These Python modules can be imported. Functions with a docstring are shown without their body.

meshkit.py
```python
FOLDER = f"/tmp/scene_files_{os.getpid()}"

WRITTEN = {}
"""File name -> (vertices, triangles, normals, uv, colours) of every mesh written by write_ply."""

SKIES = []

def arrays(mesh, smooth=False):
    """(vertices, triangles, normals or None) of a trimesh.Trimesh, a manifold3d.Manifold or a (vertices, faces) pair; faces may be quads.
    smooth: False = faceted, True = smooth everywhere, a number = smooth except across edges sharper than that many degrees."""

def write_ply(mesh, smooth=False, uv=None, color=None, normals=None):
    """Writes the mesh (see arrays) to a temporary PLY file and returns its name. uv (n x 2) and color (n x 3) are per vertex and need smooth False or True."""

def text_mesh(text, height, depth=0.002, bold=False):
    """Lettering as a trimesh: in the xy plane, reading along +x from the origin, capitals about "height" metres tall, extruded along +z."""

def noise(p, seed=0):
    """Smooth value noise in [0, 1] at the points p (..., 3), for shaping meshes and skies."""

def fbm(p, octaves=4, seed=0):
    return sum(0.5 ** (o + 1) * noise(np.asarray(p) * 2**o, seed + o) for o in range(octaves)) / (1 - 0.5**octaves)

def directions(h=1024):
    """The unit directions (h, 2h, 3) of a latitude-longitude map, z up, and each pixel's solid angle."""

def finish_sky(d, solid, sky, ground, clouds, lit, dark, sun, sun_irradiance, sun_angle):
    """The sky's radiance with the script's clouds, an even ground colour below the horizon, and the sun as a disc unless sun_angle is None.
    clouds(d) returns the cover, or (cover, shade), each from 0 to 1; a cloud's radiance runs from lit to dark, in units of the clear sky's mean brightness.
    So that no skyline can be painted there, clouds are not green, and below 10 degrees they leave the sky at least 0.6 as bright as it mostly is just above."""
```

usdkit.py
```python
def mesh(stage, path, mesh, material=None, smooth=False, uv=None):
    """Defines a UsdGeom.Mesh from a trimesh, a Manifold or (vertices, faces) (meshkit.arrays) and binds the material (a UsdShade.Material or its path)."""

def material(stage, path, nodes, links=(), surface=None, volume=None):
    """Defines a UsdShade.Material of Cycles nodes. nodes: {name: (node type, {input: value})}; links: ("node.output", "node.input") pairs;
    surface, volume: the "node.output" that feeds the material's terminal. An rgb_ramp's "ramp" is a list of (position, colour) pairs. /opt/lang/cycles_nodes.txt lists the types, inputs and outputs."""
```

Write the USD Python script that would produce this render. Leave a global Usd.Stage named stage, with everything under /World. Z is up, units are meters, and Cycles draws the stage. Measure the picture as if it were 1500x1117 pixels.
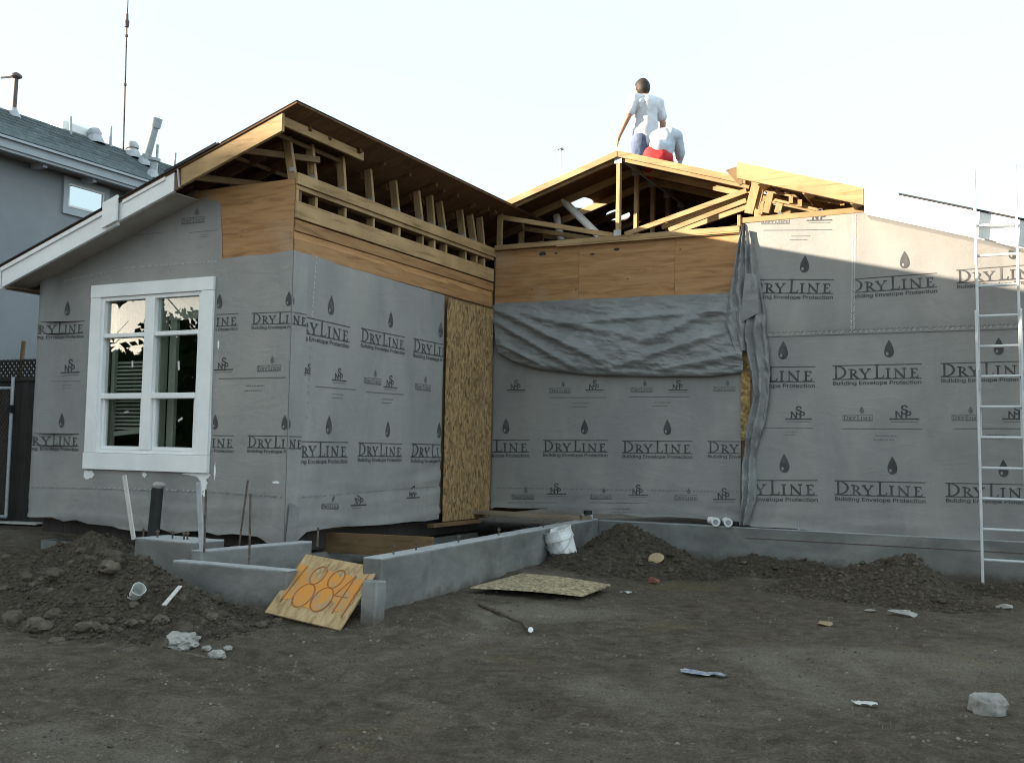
import math, random
import numpy as np
import trimesh, shapely, manifold3d
from shapely.geometry import Polygon, LineString, Point, box as sbox, MultiPolygon
from shapely import affinity
from scipy.spatial import Delaunay
import usdkit, meshkit
from pxr import Usd, UsdGeom, UsdLux, UsdShade, Gf, Sdf, Vt

stage = Usd.Stage.CreateInMemory()
UsdGeom.SetStageUpAxis(stage, UsdGeom.Tokens.z)
UsdGeom.SetStageMetersPerUnit(stage, 1.0)
UsdGeom.Xform.Define(stage, '/World')
UsdGeom.Scope.Define(stage, '/World/Looks')
rng = np.random.default_rng(7)
random.seed(7)

# ------------------------------------------------------------------ camera
CAM = np.array([6.235, -7.643, 1.27])
FPX, YAW, PITCH, ROLL = 1519.0, math.radians(27.04), math.radians(3.789), math.radians(1.11)
EXPOSURE = 3.08
fw = np.array([-math.sin(YAW) * math.cos(PITCH), math.cos(YAW) * math.cos(PITCH), math.sin(PITCH)])
rt0 = np.array([math.cos(YAW), math.sin(YAW), 0.0]); up0 = np.cross(rt0, fw)
rt = math.cos(ROLL) * rt0 + math.sin(ROLL) * up0
upv = -math.sin(ROLL) * rt0 + math.cos(ROLL) * up0
cam = UsdGeom.Camera.Define(stage, '/World/camera')
cam.CreateHorizontalApertureAttr(36.0)
cam.CreateVerticalApertureAttr(36.0 * 762 / 1024)
cam.CreateFocalLengthAttr(36.0 * FPX / 1500)
cam.CreateClippingRangeAttr(Gf.Vec2f(0.05, 2000))
cam.CreateExposureAttr(EXPOSURE)
M4 = Gf.Matrix4d(*rt, 0, *upv, 0, *(-fw), 0, *CAM, 1)
cam.AddTransformOp().Set(M4)

# ------------------------------------------------------------------ sky and sun
SUN_K, SUN_S = 0.65, 0.2414
sd = np.array([1.0, SUN_K, -SUN_S]); sd /= np.linalg.norm(sd)          # direction the sunlight travels
SKY = 0.05
VEIL = (2.34, 2.92, 3.05)
usdkit.material(stage, '/World/Looks/sky_look', {
    's': ('sky_texture', {'sky_type': 'single_scattering', 'sun_disc': False, 'sun_elevation': math.asin(-sd[2]),
                          'sun_rotation': math.atan2(-sd[0], -sd[1]), 'altitude': 60.0, 'air_density': 1.0, 'aerosol_density': 1.6, 'ozone_density': 1.0}),
    'tc': ('texture_coordinate', {}), 'mp': ('mapping', {'scale': (1.0, 1.0, 2.6)}), 'n': ('noise_texture', {'scale': 1.6, 'detail': 5.0, 'roughness': 0.5, 'distortion': 0.3}),
    'cr': ('map_range', {'from_min': 0.35, 'from_max': 0.65, 'to_min': 0.66, 'to_max': 0.84, 'clamp': True}),
    'hs': ('hsv', {'hue': 0.5, 'saturation': 0.6, 'value': 1.0, 'fac': 1.0}),
    'mx': ('mix', {'mix_type': 'mix', 'color2': VEIL}),      # a thin bright veil of high cloud over the clear sky
    'b': ('background_shader', {'strength': SKY})}, [('tc.generated', 'mp.vector'), ('mp.vector', 'n.vector'), ('n.fac', 'cr.value'), ('cr.result', 'mx.fac'), ('s.color', 'hs.color'), ('hs.color', 'mx.color1'), ('mx.color', 'b.color')], surface='b.background')
dome = UsdLux.DomeLight.Define(stage, '/World/sky')
UsdShade.MaterialBindingAPI.Apply(dome.GetPrim()).Bind(UsdShade.Material.Get(stage, '/World/Looks/sky_look'))
dome.GetPrim().SetCustomDataByKey('kind', 'structure')
dome.GetPrim().SetCustomDataByKey('label', 'pale overexposed evening sky')
sun = UsdLux.DistantLight.Define(stage, '/World/sun')
sun.CreateNormalizeAttr(True); sun.CreateIntensityAttr(0.62); sun.CreateAngleAttr(0.5); sun.CreateColorAttr(Gf.Vec3f(1.0, 0.86, 0.66))
zz = -sd; xx = np.cross([0, 0, 1.0], zz); xx /= np.linalg.norm(xx); yy = np.cross(zz, xx)
sun.AddTransformOp().Set(Gf.Matrix4d(*xx, 0, *yy, 0, *zz, 0, 0, 0, 20, 1))

# ------------------------------------------------------------------ helpers
def at(px, py, ax, val):
    """The point of the house plane (axis ax = val) that the photograph shows at pixel px, py (survey of the photo)."""
    d = (px - 750) / FPX * rt - (py - 558.5) / FPX * upv + fw
    return CAM + (val - CAM[ax]) / d[ax] * d

COUNT = {}
def numbered(path):
    n = COUNT.get(path, 0); COUNT[path] = n + 1
    return path if n == 0 else f'{path}_{n:03d}'

def path_of(parent):
    return '/World' if parent is None else str(parent.GetPath())

def thing(name, label, cat, group=None, loc=None):
    x = UsdGeom.Xform.Define(stage, numbered('/World/' + name))
    if loc is not None: x.AddTranslateOp().Set(Gf.Vec3d(*map(float, loc)))
    return tag(x.GetPrim(), label, cat, group)

def tag(o, label=None, cat=None, group=None, kind=None):
    o = o.GetPrim() if hasattr(o, 'GetPrim') else o
    for k, v in (('label', label), ('category', cat), ('group', group), ('kind', kind)):
        if v: o.SetCustomDataByKey(k, v)
    return o

def obj(name, mesh, mat, parent=None, smooth=False, label=None, kind=None):
    p = usdkit.mesh(stage, numbered(path_of(parent) + '/' + name), mesh, mat, smooth).GetPrim()
    return tag(p, label=label, kind=kind)

def cat(*ms):
    ms = [m for m in (ms[0] if len(ms) == 1 and isinstance(ms[0], list) else ms)]
    return trimesh.util.concatenate(ms)

def box(x0, x1, y0, y1, z0, z1):
    b = trimesh.creation.box(extents=(x1 - x0, y1 - y0, z1 - z0)); b.apply_translation(((x0 + x1) / 2, (y0 + y1) / 2, (z0 + z1) / 2)); return b

def chbox(ex, c=0.004):
    """A box of extents ex about the origin with its edges chamfered."""
    h = np.array(ex) / 2.0; c = min(c, h.min() * 0.4); pts = []
    for s in np.ndindex(2, 2, 2):
        sg = np.array(s) * 2 - 1
        for k in range(3):
            p = h.copy(); p -= c; p[k] = h[k]; pts.append(p * sg)
    return trimesh.convex.convex_hull(np.array(pts))

def frame_of(a, b, upd=(0, 0, 1)):
    x = np.array(b, float) - a; L = np.linalg.norm(x); x /= L
    u = np.array(upd, float); y = np.cross(u, x)
    if np.linalg.norm(y) < 1e-6: y = np.cross([0, 1.0, 0], x)
    y /= np.linalg.norm(y); z = np.cross(x, y); return L, x, y, z

def beam(a, b, w, h, upd=(0, 0, 1), c=0.003):
    """A bar from a to b (centre line); h is its size along upd, w across."""
    L, x, y, z = frame_of(a, b, upd)
    m = chbox((L, w, h), c); T = np.eye(4); T[:3, 0], T[:3, 1], T[:3, 2], T[:3, 3] = x, y, z, (np.array(a, float) + b) / 2
    m.apply_transform(T); return m

def tube(pts, r, n=8, caps=True):
    pts = np.array(pts, float); rr = np.broadcast_to(np.array(r, float), (len(pts),)); V = []; F = []
    t = np.gradient(pts, axis=0); t /= np.linalg.norm(t, axis=1, keepdims=True)
    ref = np.array([0, 0, 1.0]) if abs(t[0][2]) < 0.9 else np.array([1.0, 0, 0])
    for i, p in enumerate(pts):
        a = np.cross(t[i], ref); a /= np.linalg.norm(a); b = np.cross(t[i], a)
        for k in range(n):
            th = 2 * math.pi * k / n; V.append(p + rr[i] * (math.cos(th) * a + math.sin(th) * b))
    for i in range(len(pts) - 1):
        for k in range(n):
            q = (k + 1) % n; F += [[i * n + k, i * n + q, (i + 1) * n + q], [i * n + k, (i + 1) * n + q, (i + 1) * n + k]]
    if caps:
        V += [pts[0], pts[-1]]; e = len(V)
        for k in range(n):
            q = (k + 1) % n; F += [[e - 2, q, k], [e - 1, (len(pts) - 1) * n + k, (len(pts) - 1) * n + q]]
    m = trimesh.Trimesh(V, F, process=False); m.fix_normals() if False else None
    return m

def lathe(profile, n=20, base=(0, 0, 0), axis=(0, 0, 1)):
    m = trimesh.creation.revolve(np.array(profile, float), sections=n)
    T = trimesh.geometry.align_vectors([0, 0, 1], axis); T[:3, 3] = base; m.apply_transform(T); return m

def prism(poly, ax, v0, v1):
    """poly in the two remaining axes (in order x,y,z), extruded along axis ax from v0 to v1."""
    m = trimesh.creation.extrude_polygon(poly, v1 - v0, engine='earcut'); p = m.vertices.copy(); q = np.zeros_like(p)
    o = [k for k in range(3) if k != ax]; q[:, o[0]], q[:, o[1]], q[:, ax] = p[:, 0], p[:, 1], p[:, 2] + v0
    f = m.faces if ax != 1 else m.faces[:, ::-1]
    return trimesh.Trimesh(q, f, process=False)

def fill(poly, step):
    """Even triangulation of a polygon with inner points every `step` metres."""
    b = np.array(shapely.segmentize(poly, step).exterior.coords)[:-1]
    for r_ in poly.interiors: b = np.vstack([b, np.array(shapely.segmentize(r_, step).coords)[:-1]])
    x0, y0, x1, y1 = poly.bounds
    g = np.stack(np.meshgrid(np.arange(x0, x1, step), np.arange(y0, y1, step), indexing='ij'), -1).reshape(-1, 2)
    g = g[shapely.contains_xy(poly.buffer(-step * 0.45), g[:, 0], g[:, 1])]
    p = np.vstack([b, g]); f = Delaunay(p).simplices
    c = p[f].mean(1); f = f[shapely.contains_xy(poly, c[:, 0], c[:, 1])]
    a = p[f]; s = np.cross(a[:, 1] - a[:, 0], a[:, 2] - a[:, 0]); f = np.where((s < 0)[:, None], f[:, ::-1], f)
    return p, f[np.abs(s) > 1e-9]

def blob(r, seed, flat=1.0, sub=2, amp=0.35, freq=1.6):
    m = trimesh.creation.icosphere(subdivisions=sub); v = m.vertices
    n = meshkit.fbm(v * freq + seed * 3.17, 3, seed) - 0.5
    m.vertices = v * (1 + amp * 2 * n)[:, None] * np.array([1, 1, flat]) * r; return m

def rock(r, seed, flat=0.7):
    """An angular stone: the hull of a few random points."""
    g = np.random.default_rng(seed); p = g.normal(size=(14, 3)); p /= np.linalg.norm(p, axis=1, keepdims=True)
    p *= g.uniform(0.75, 1.1, (14, 1)) * np.array([1, g.uniform(0.6, 0.95), flat]) * r
    return trimesh.convex.convex_hull(p)

# ------------------------------------------------------------------ materials
def mat(name, ramp, scale=(1, 1, 1), nscale=4.0, detail=6.0, rough=0.75, bump=0.3, bdist=0.01, bscale=None, vary=0.0, spec=0.3, dist=0.0, extra=None):
    """A noise-coloured principled surface in object space, with fine relief. vary: per-object tone variation."""
    n = {'tc': ('texture_coordinate', {}), 'mp': ('mapping', {'scale': scale}),
         'oi': ('object_info', {}), 'off': ('math', {'math_type': 'multiply', 'value2': 37.0}), 'add': ('mix', {'mix_type': 'add', 'fac': 1.0}),
         'n': ('noise_texture', {'scale': nscale, 'detail': detail, 'roughness': 0.6, 'distortion': dist}),
         'r': ('rgb_ramp', {'ramp': ramp}),
         'n2': ('noise_texture', {'scale': bscale or nscale * 4, 'detail': 8.0, 'roughness': 0.65}),
         'b': ('bump', {'strength': bump, 'distance': bdist}),
         'p': ('principled_bsdf', {'roughness': rough, 'specular_ior_level': spec})}
    l = [('oi.random', 'off.value1'), ('tc.object', 'mp.vector'), ('mp.vector', 'add.color1'), ('off.value', 'add.color2'),
         ('add.color', 'n.vector'), ('add.color', 'n2.vector'), ('n.fac', 'r.fac'), ('n2.fac', 'b.height'), ('b.normal', 'p.normal')]
    if vary:
        n['mr'] = ('map_range', {'from_min': 0.0, 'from_max': 1.0, 'to_min': 1 - vary, 'to_max': 1 + vary})
        n['hs'] = ('hsv', {'hue': 0.5, 'saturation': 1.0, 'fac': 1.0})
        l += [('oi.random', 'mr.value'), ('mr.result', 'hs.value'), ('r.color', 'hs.color'), ('hs.color', 'p.base_color')]
    else:
        l += [('r.color', 'p.base_color')]
    if extra: extra(n, l)
    return usdkit.material(stage, '/World/Looks/' + name, n, l, surface='p.BSDF')

def wood(name, dark, mid, light, axis, vary=0.18, bump=0.15):
    s = [14, 14, 14]; s[axis] = 0.9
    def knots(n, l):   # small dark knots and smudges with a place of their own on each board
        n['km'] = ('mapping', {'scale': tuple(5.0 if k != axis else 2.6 for k in range(3))}); n['k1'] = ('voronoi_texture', {'scale': 1.0}); n['k2'] = ('rgb_ramp', {'ramp': [(0.05, (0.85, 0.85, 0.85)), (0.13, (0, 0, 0))]})
        n['mk'] = ('mix', {'mix_type': 'mix', 'color2': tuple(0.28 * c for c in dark)}); n['u1'] = ('noise_texture', {'scale': 2.3, 'detail': 5.0}); n['u2'] = ('rgb_ramp', {'ramp': [(0.35, (0.72, 0.70, 0.68)), (0.6, (1, 1, 1))]}); n['um'] = ('mix', {'mix_type': 'multiply', 'fac': 1.0})
        src = [a for a in l if a[1] == 'p.base_color'][0][0]; l[:] = [a for a in l if a[1] != 'p.base_color'] + [('add.color', 'km.vector'), ('km.vector', 'k1.vector'), ('k1.distance', 'k2.fac'), ('k2.color', 'mk.fac'), (src, 'mk.color1'), ('tc.object', 'u1.vector'), ('u1.fac', 'u2.fac'), ('mk.color', 'um.color1'), ('u2.color', 'um.color2'), ('um.color', 'p.base_color')]
    return mat(name, [(0.3, dark), (0.48, mid), (0.62, mid), (0.8, light)], tuple(s), 1.6, 5.0, 0.75, bump, 0.004, 6.0, vary, 0.25, 0.6, knots)

LUM = ((0.22, 0.135, 0.062), (0.37, 0.245, 0.125), (0.46, 0.33, 0.19))
lumber = [wood('lumber_%s' % 'xyz'[k], *LUM, k) for k in range(3)]
OLD = ((0.10, 0.060, 0.032), (0.16, 0.10, 0.052), (0.22, 0.14, 0.08))
darkwood = [wood('aged_wood_%s' % 'xyz'[k], *OLD, k) for k in range(3)]
PLY = ((0.22, 0.110, 0.046), (0.34, 0.180, 0.078), (0.43, 0.245, 0.118))
def stain(n, l):   # pale chalky stains of their own shape
    n['s1'] = ('noise_texture', {'scale': 1.1, 'detail': 3.0, 'roughness': 0.5}); n['s2'] = ('rgb_ramp', {'ramp': [(0.55, (0, 0, 0)), (0.72, (0.55, 0.55, 0.55))]})
    n['mx'] = ('mix', {'mix_type': 'mix', 'color2': (0.42, 0.33, 0.25)})
    n['k1'] = ('voronoi_texture', {'scale': 3.4}) ; n['k2'] = ('rgb_ramp', {'ramp': [(0.02, (1, 1, 1)), (0.06, (0, 0, 0))]})
    n['mk'] = ('mix', {'mix_type': 'mix', 'color2': (0.10, 0.045, 0.018)})
    l[:] = [a for a in l if a[1] != 'p.base_color'] + [('tc.object', 's1.vector'), ('s1.fac', 's2.fac'), ('s2.color', 'mx.fac'), ('r.color', 'mx.color1'),
            ('tc.object', 'k1.vector'), ('k1.distance', 'k2.fac'), ('k2.color', 'mk.fac'), ('mx.color', 'mk.color1'), ('mk.color', 'p.base_color')]
ply_x = mat('plywood_x', [(0.3, PLY[0]), (0.5, PLY[1]), (0.75, PLY[2])], (1.0, 5, 9), 1.6, 6.0, 0.7, 0.15, 0.004, 6.0, 0.08, 0.25, 1.2, stain)
ply_y = mat('plywood_y', [(0.3, PLY[0]), (0.5, PLY[1]), (0.75, PLY[2])], (5, 1.0, 9), 1.6, 6.0, 0.7, 0.15, 0.004, 6.0, 0.2, 0.25, 1.2)
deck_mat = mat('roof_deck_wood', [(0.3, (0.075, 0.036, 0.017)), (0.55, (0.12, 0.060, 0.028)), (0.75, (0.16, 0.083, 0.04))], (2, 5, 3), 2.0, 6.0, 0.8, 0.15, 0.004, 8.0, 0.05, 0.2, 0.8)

def osb(name, tone, scale=(1, 1, 1)):
    n = {'tc': ('texture_coordinate', {}), 'mp': ('mapping', {'scale': scale}), 'wn': ('noise_texture', {'scale': 9.0, 'detail': 3.0}),
         'sc': ('mix', {'mix_type': 'linear_light', 'fac': 0.06}),
         'v': ('voronoi_texture', {'scale': 26.0}), 'sp': ('separate_color', {'color_type': 'rgb'}),
         'r': ('rgb_ramp', {'ramp': [(0.0, tuple(0.38 * c for c in tone)), (0.2, tuple(0.7 * c for c in tone)), (0.6, tone), (1.0, tuple(min(0.9, 1.45 * c) for c in tone))]}),
         'n': ('noise_texture', {'scale': 60.0, 'detail': 4.0}), 'mm': ('mix', {'mix_type': 'overlay', 'fac': 0.35}),
         'b': ('bump', {'strength': 0.45, 'distance': 0.006}), 'p': ('principled_bsdf', {'roughness': 0.8, 'specular_ior_level': 0.2})}
    l = [('tc.object', 'mp.vector'), ('mp.vector', 'wn.vector'), ('mp.vector', 'sc.color1'), ('wn.color', 'sc.color2'), ('sc.color', 'v.vector'), ('v.color', 'sp.color'), ('sp.r', 'r.fac'),
         ('mp.vector', 'n.vector'), ('r.color', 'mm.color1'), ('n.color', 'mm.color2'), ('mm.color', 'p.base_color'), ('sp.g', 'b.height'), ('b.normal', 'p.normal')]
    return usdkit.material(stage, '/World/Looks/' + name, n, l, surface='p.BSDF')
osb_wall = osb('osb_wall', (0.27, 0.175, 0.085), (1, 1.6, 0.7))
osb_pale = osb('osb_pale', (0.32, 0.26, 0.17), (1.9, 1.2, 1))

def wrap_extra(n, l):   # creases of the sheet: fine stretched relief, faint handling dirt
    n['w1'] = ('noise_texture', {'scale': 2.2, 'detail': 5.0, 'roughness': 0.55, 'distortion': 1.4}); n['wm'] = ('mapping', {'scale': (1.0, 1.0, 2.4)})
    n['wadd'] = ('math', {'math_type': 'multiply_add', 'value2': 4.0})
    l[:] = [a for a in l if a[1] != 'b.height'] + [('tc.object', 'wm.vector'), ('wm.vector', 'w1.vector'), ('w1.fac', 'wadd.value1'), ('n2.fac', 'wadd.value3'), ('wadd.value', 'b.height')]
wrap_mat = mat('house_wrap', [(0.28, (0.190, 0.188, 0.188)), (0.5, (0.236, 0.231, 0.228)), (0.72, (0.292, 0.280, 0.265))], (1.6, 1.6, 0.7), 1.0, 7.0, 0.5, 0.16, 0.012, 40.0, 0.0, 0.4, 0.5, wrap_extra)
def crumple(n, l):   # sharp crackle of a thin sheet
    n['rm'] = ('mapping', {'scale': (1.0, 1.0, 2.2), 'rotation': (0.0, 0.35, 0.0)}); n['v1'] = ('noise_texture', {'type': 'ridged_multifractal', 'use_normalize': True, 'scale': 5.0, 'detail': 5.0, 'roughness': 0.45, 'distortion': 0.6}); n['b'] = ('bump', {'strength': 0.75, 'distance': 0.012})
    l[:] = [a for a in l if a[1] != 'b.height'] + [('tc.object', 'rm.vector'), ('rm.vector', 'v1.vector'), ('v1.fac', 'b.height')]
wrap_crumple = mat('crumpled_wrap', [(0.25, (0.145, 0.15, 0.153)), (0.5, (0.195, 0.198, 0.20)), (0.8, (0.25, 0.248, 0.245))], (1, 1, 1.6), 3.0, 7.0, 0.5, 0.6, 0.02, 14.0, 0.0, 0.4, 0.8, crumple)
ink = mat('print_ink', [(0.3, (0.036, 0.036, 0.039)), (0.55, (0.062, 0.062, 0.066)), (0.75, (0.115, 0.115, 0.118))], (1, 1, 1), 7.0, 8.0, 0.6, 0.0)
ink_faint = mat('faint_ink', [(0.3, (0.095, 0.095, 0.10)), (0.7, (0.14, 0.14, 0.145))], (1, 1, 1), 30.0, 3.0, 0.6, 0.0)
white = mat('white_paint', [(0.3, (0.70, 0.70, 0.71)), (0.7, (0.80, 0.80, 0.80))], (1, 1, 1), 3.0, 5.0, 0.45, 0.08, 0.003, 40.0, 0.0, 0.4)
dirty_white = mat('dirty_white_plastic', [(0.30, (0.10, 0.085, 0.075)), (0.37, (0.45, 0.44, 0.43)), (0.5, (0.66, 0.66, 0.67))], (1, 1, 1), 9.0, 6.0, 0.5, 0.2)
pvc = mat('white_pvc', [(0.3, (0.68, 0.68, 0.68)), (0.7, (0.78, 0.78, 0.77))], (1, 1, 1), 5.0, 4.0, 0.35, 0.03)
soffit_mat = mat('grey_soffit', [(0.3, (0.26, 0.22, 0.19)), (0.7, (0.36, 0.33, 0.30))], (1, 1, 1), 2.0, 5.0, 0.7, 0.1)
def splash(n, l):   # soil splashed and smeared on the foot of the walls
    n['sx'] = ('separate_xyz', {}); n['sn'] = ('noise_texture', {'scale': 5.0, 'detail': 8.0, 'roughness': 0.7}); n['sz'] = ('math', {'math_type': 'multiply_add', 'value2': -2.6, 'value3': 0.42}); n['sa'] = ('math', {'math_type': 'add'})
    n['sr'] = ('map_range', {'from_min': 0.50, 'from_max': 0.78, 'to_min': 0.0, 'to_max': 0.8, 'clamp': True}); n['sm'] = ('mix', {'mix_type': 'mix', 'color2': (0.075, 0.060, 0.046)})
    src = [a for a in l if a[1] == 'p.base_color'][0][0]; l[:] = [a for a in l if a[1] != 'p.base_color'] + [('tc.object', 'sx.vector'), ('sx.z', 'sz.value1'), ('tc.object', 'sn.vector'), ('sz.value', 'sa.value1'), ('sn.fac', 'sa.value2'), ('sa.value', 'sr.value'), ('sr.result', 'sm.fac'), (src, 'sm.color1'), ('sm.color', 'p.base_color')]
concrete = mat('concrete', [(0.25, (0.100, 0.101, 0.098)), (0.5, (0.158, 0.158, 0.153)), (0.75, (0.235, 0.234, 0.226))], (1, 1, 1.5), 2.3, 9.0, 0.85, 0.45, 0.01, 30.0, 0.05, 0.25, 0.4, splash)
concrete_top = mat('pale_concrete', [(0.25, (0.26, 0.27, 0.28)), (0.75, (0.40, 0.41, 0.42))], (1, 1, 1), 6.0, 8.0, 0.85, 0.3, 0.006, 50.0)
DIRT = [(0.25, (0.050, 0.039, 0.029)), (0.45, (0.082, 0.066, 0.051)), (0.62, (0.112, 0.092, 0.073)), (0.85, (0.165, 0.141, 0.116))]
def dirt_extra(n, l):   # dry straw-coloured and paler dusty patches on the ground
    n['d1'] = ('noise_texture', {'scale': 0.55, 'detail': 4.0, 'roughness': 0.6, 'distortion': 0.5}); n['d2'] = ('rgb_ramp', {'ramp': [(0.52, (0, 0, 0)), (0.70, (0.75, 0.75, 0.75))]})
    n['mx'] = ('mix', {'mix_type': 'mix', 'color2': (0.185, 0.162, 0.134)})
    n['e1'] = ('noise_texture', {'scale': 0.8, 'detail': 5.0, 'roughness': 0.65}); n['em'] = ('mapping', {'location': (7.3, 2.1, 0)}); n['e2'] = ('rgb_ramp', {'ramp': [(0.60, (0, 0, 0)), (0.70, (0.6, 0.6, 0.6))]})
    n['my'] = ('mix', {'mix_type': 'mix', 'color2': (0.125, 0.100, 0.050)})
    n['g1'] = ('noise_texture', {'scale': 70.0, 'detail': 6.0, 'roughness': 0.7}); n['g2'] = ('rgb_ramp', {'ramp': [(0.30, (0.45, 0.45, 0.45)), (0.5, (1, 1, 1)), (0.66, (1.5, 1.48, 1.45)), (0.8, (2.6, 2.5, 2.4))]})
    n['gm'] = ('mix', {'mix_type': 'multiply', 'fac': 0.85})
    l[:] = [a for a in l if a[1] != 'p.base_color'] + [('tc.object', 'd1.vector'), ('d1.fac', 'd2.fac'), ('d2.color', 'mx.fac'), ('r.color', 'mx.color1'), ('tc.object', 'em.vector'), ('em.vector', 'e1.vector'),
            ('e1.fac', 'e2.fac'), ('e2.color', 'my.fac'), ('mx.color', 'my.color1'), ('tc.object', 'g1.vector'), ('g1.fac', 'g2.fac'), ('my.color', 'gm.color1'), ('g2.color', 'gm.color2'), ('gm.color', 'p.base_color')]
ground_mat = mat('bare_earth', DIRT, (1, 1, 1), 9.0, 12.0, 0.95, 1.0, 0.03, 36.0, 0.0, 0.15, 0.3, dirt_extra)
pile_mat = mat('loose_soil', [(0.25, (0.031, 0.024, 0.018)), (0.48, (0.062, 0.050, 0.039)), (0.62, (0.095, 0.078, 0.063)), (0.8, (0.155, 0.131, 0.109))], (1, 1, 1), 26.0, 12.0, 0.95, 1.0, 0.04, 34.0, 0.0, 0.12)
clod_mat = mat('soil_clod', [(0.25, (0.042, 0.033, 0.026)), (0.5, (0.076, 0.062, 0.050)), (0.8, (0.13, 0.109, 0.089))], (1, 1, 1), 14.0, 10.0, 0.95, 0.7, 0.015, 60.0, 0.35, 0.12)
stone_mat = mat('pale_stone', [(0.25, (0.16, 0.15, 0.14)), (0.55, (0.29, 0.28, 0.265)), (0.85, (0.40, 0.39, 0.375))], (1, 1, 1), 11.0, 9.0, 0.9, 0.7, 0.012, 50.0, 0.2)
tan_stone = mat('tan_stone', [(0.25, (0.26, 0.19, 0.10)), (0.8, (0.40, 0.31, 0.19))], (1, 1, 1), 12.0, 8.0, 0.9, 0.5, 0.008, 60.0, 0.2)
gravel_mat = mat('gravel', [(0.25, (0.040, 0.034, 0.028)), (0.5, (0.10, 0.086, 0.07)), (0.75, (0.26, 0.235, 0.205))], (1, 1, 1), 3.0, 3.0, 0.95, 0.4)
shingle = mat('asphalt_shingle', [(0.25, (0.035, 0.045, 0.050)), (0.5, (0.065, 0.082, 0.088)), (0.8, (0.12, 0.145, 0.15))], (1, 3.5, 1), 7.0, 10.0, 0.95, 0.7, 0.012, 26.0, 0.25, 0.2)
felt = mat('roofing_felt', [(0.3, (0.022, 0.023, 0.026)), (0.7, (0.045, 0.046, 0.05))], (1, 1, 1), 5.0, 5.0, 0.9, 0.2)
stucco = mat('blue_grey_stucco', [(0.25, (0.195, 0.208, 0.228)), (0.75, (0.245, 0.258, 0.276))], (1, 1, 1), 2.0, 6.0, 0.9, 0.3, 0.006, 60.0)
grey_trim = mat('grey_trim_paint', [(0.3, (0.33, 0.36, 0.40)), (0.7, (0.38, 0.41, 0.45))], (1, 1, 1), 3.0, 4.0, 0.6, 0.06)
galv = mat('galvanised_steel', [(0.3, (0.26, 0.28, 0.31)), (0.7, (0.38, 0.40, 0.43))], (1, 1, 1), 14.0, 5.0, 0.42, 0.05, spec=0.6)
alum = mat('aluminium', [(0.3, (0.46, 0.48, 0.50)), (0.7, (0.58, 0.60, 0.62))], (1, 1, 1), 6.0, 5.0, 0.4, 0.04, spec=0.6)
rust = mat('rusty_steel', [(0.3, (0.045, 0.030, 0.024)), (0.55, (0.10, 0.075, 0.06)), (0.8, (0.17, 0.11, 0.075))], (1, 1, 1), 30.0, 6.0, 0.75, 0.3)
black_plastic = mat('black_pipe_plastic', [(0.3, (0.008, 0.008, 0.009)), (0.7, (0.02, 0.02, 0.021))], (1, 1, 1), 8.0, 5.0, 0.5, 0.08)
brown_metal = mat('brown_flue_metal', [(0.3, (0.075, 0.055, 0.055)), (0.7, (0.13, 0.10, 0.10))], (1, 1, 1), 12.0, 5.0, 0.6, 0.1)
fence_mat = wood('weathered_fence_wood', (0.028, 0.024, 0.023), (0.045, 0.039, 0.037), (0.07, 0.06, 0.056), 2)
dark_room = mat('dark_interior', [(0.3, (0.035, 0.028, 0.026)), (0.7, (0.06, 0.05, 0.045))], (1, 1, 1), 3.0, 3.0, 0.9, 0.0)
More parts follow.
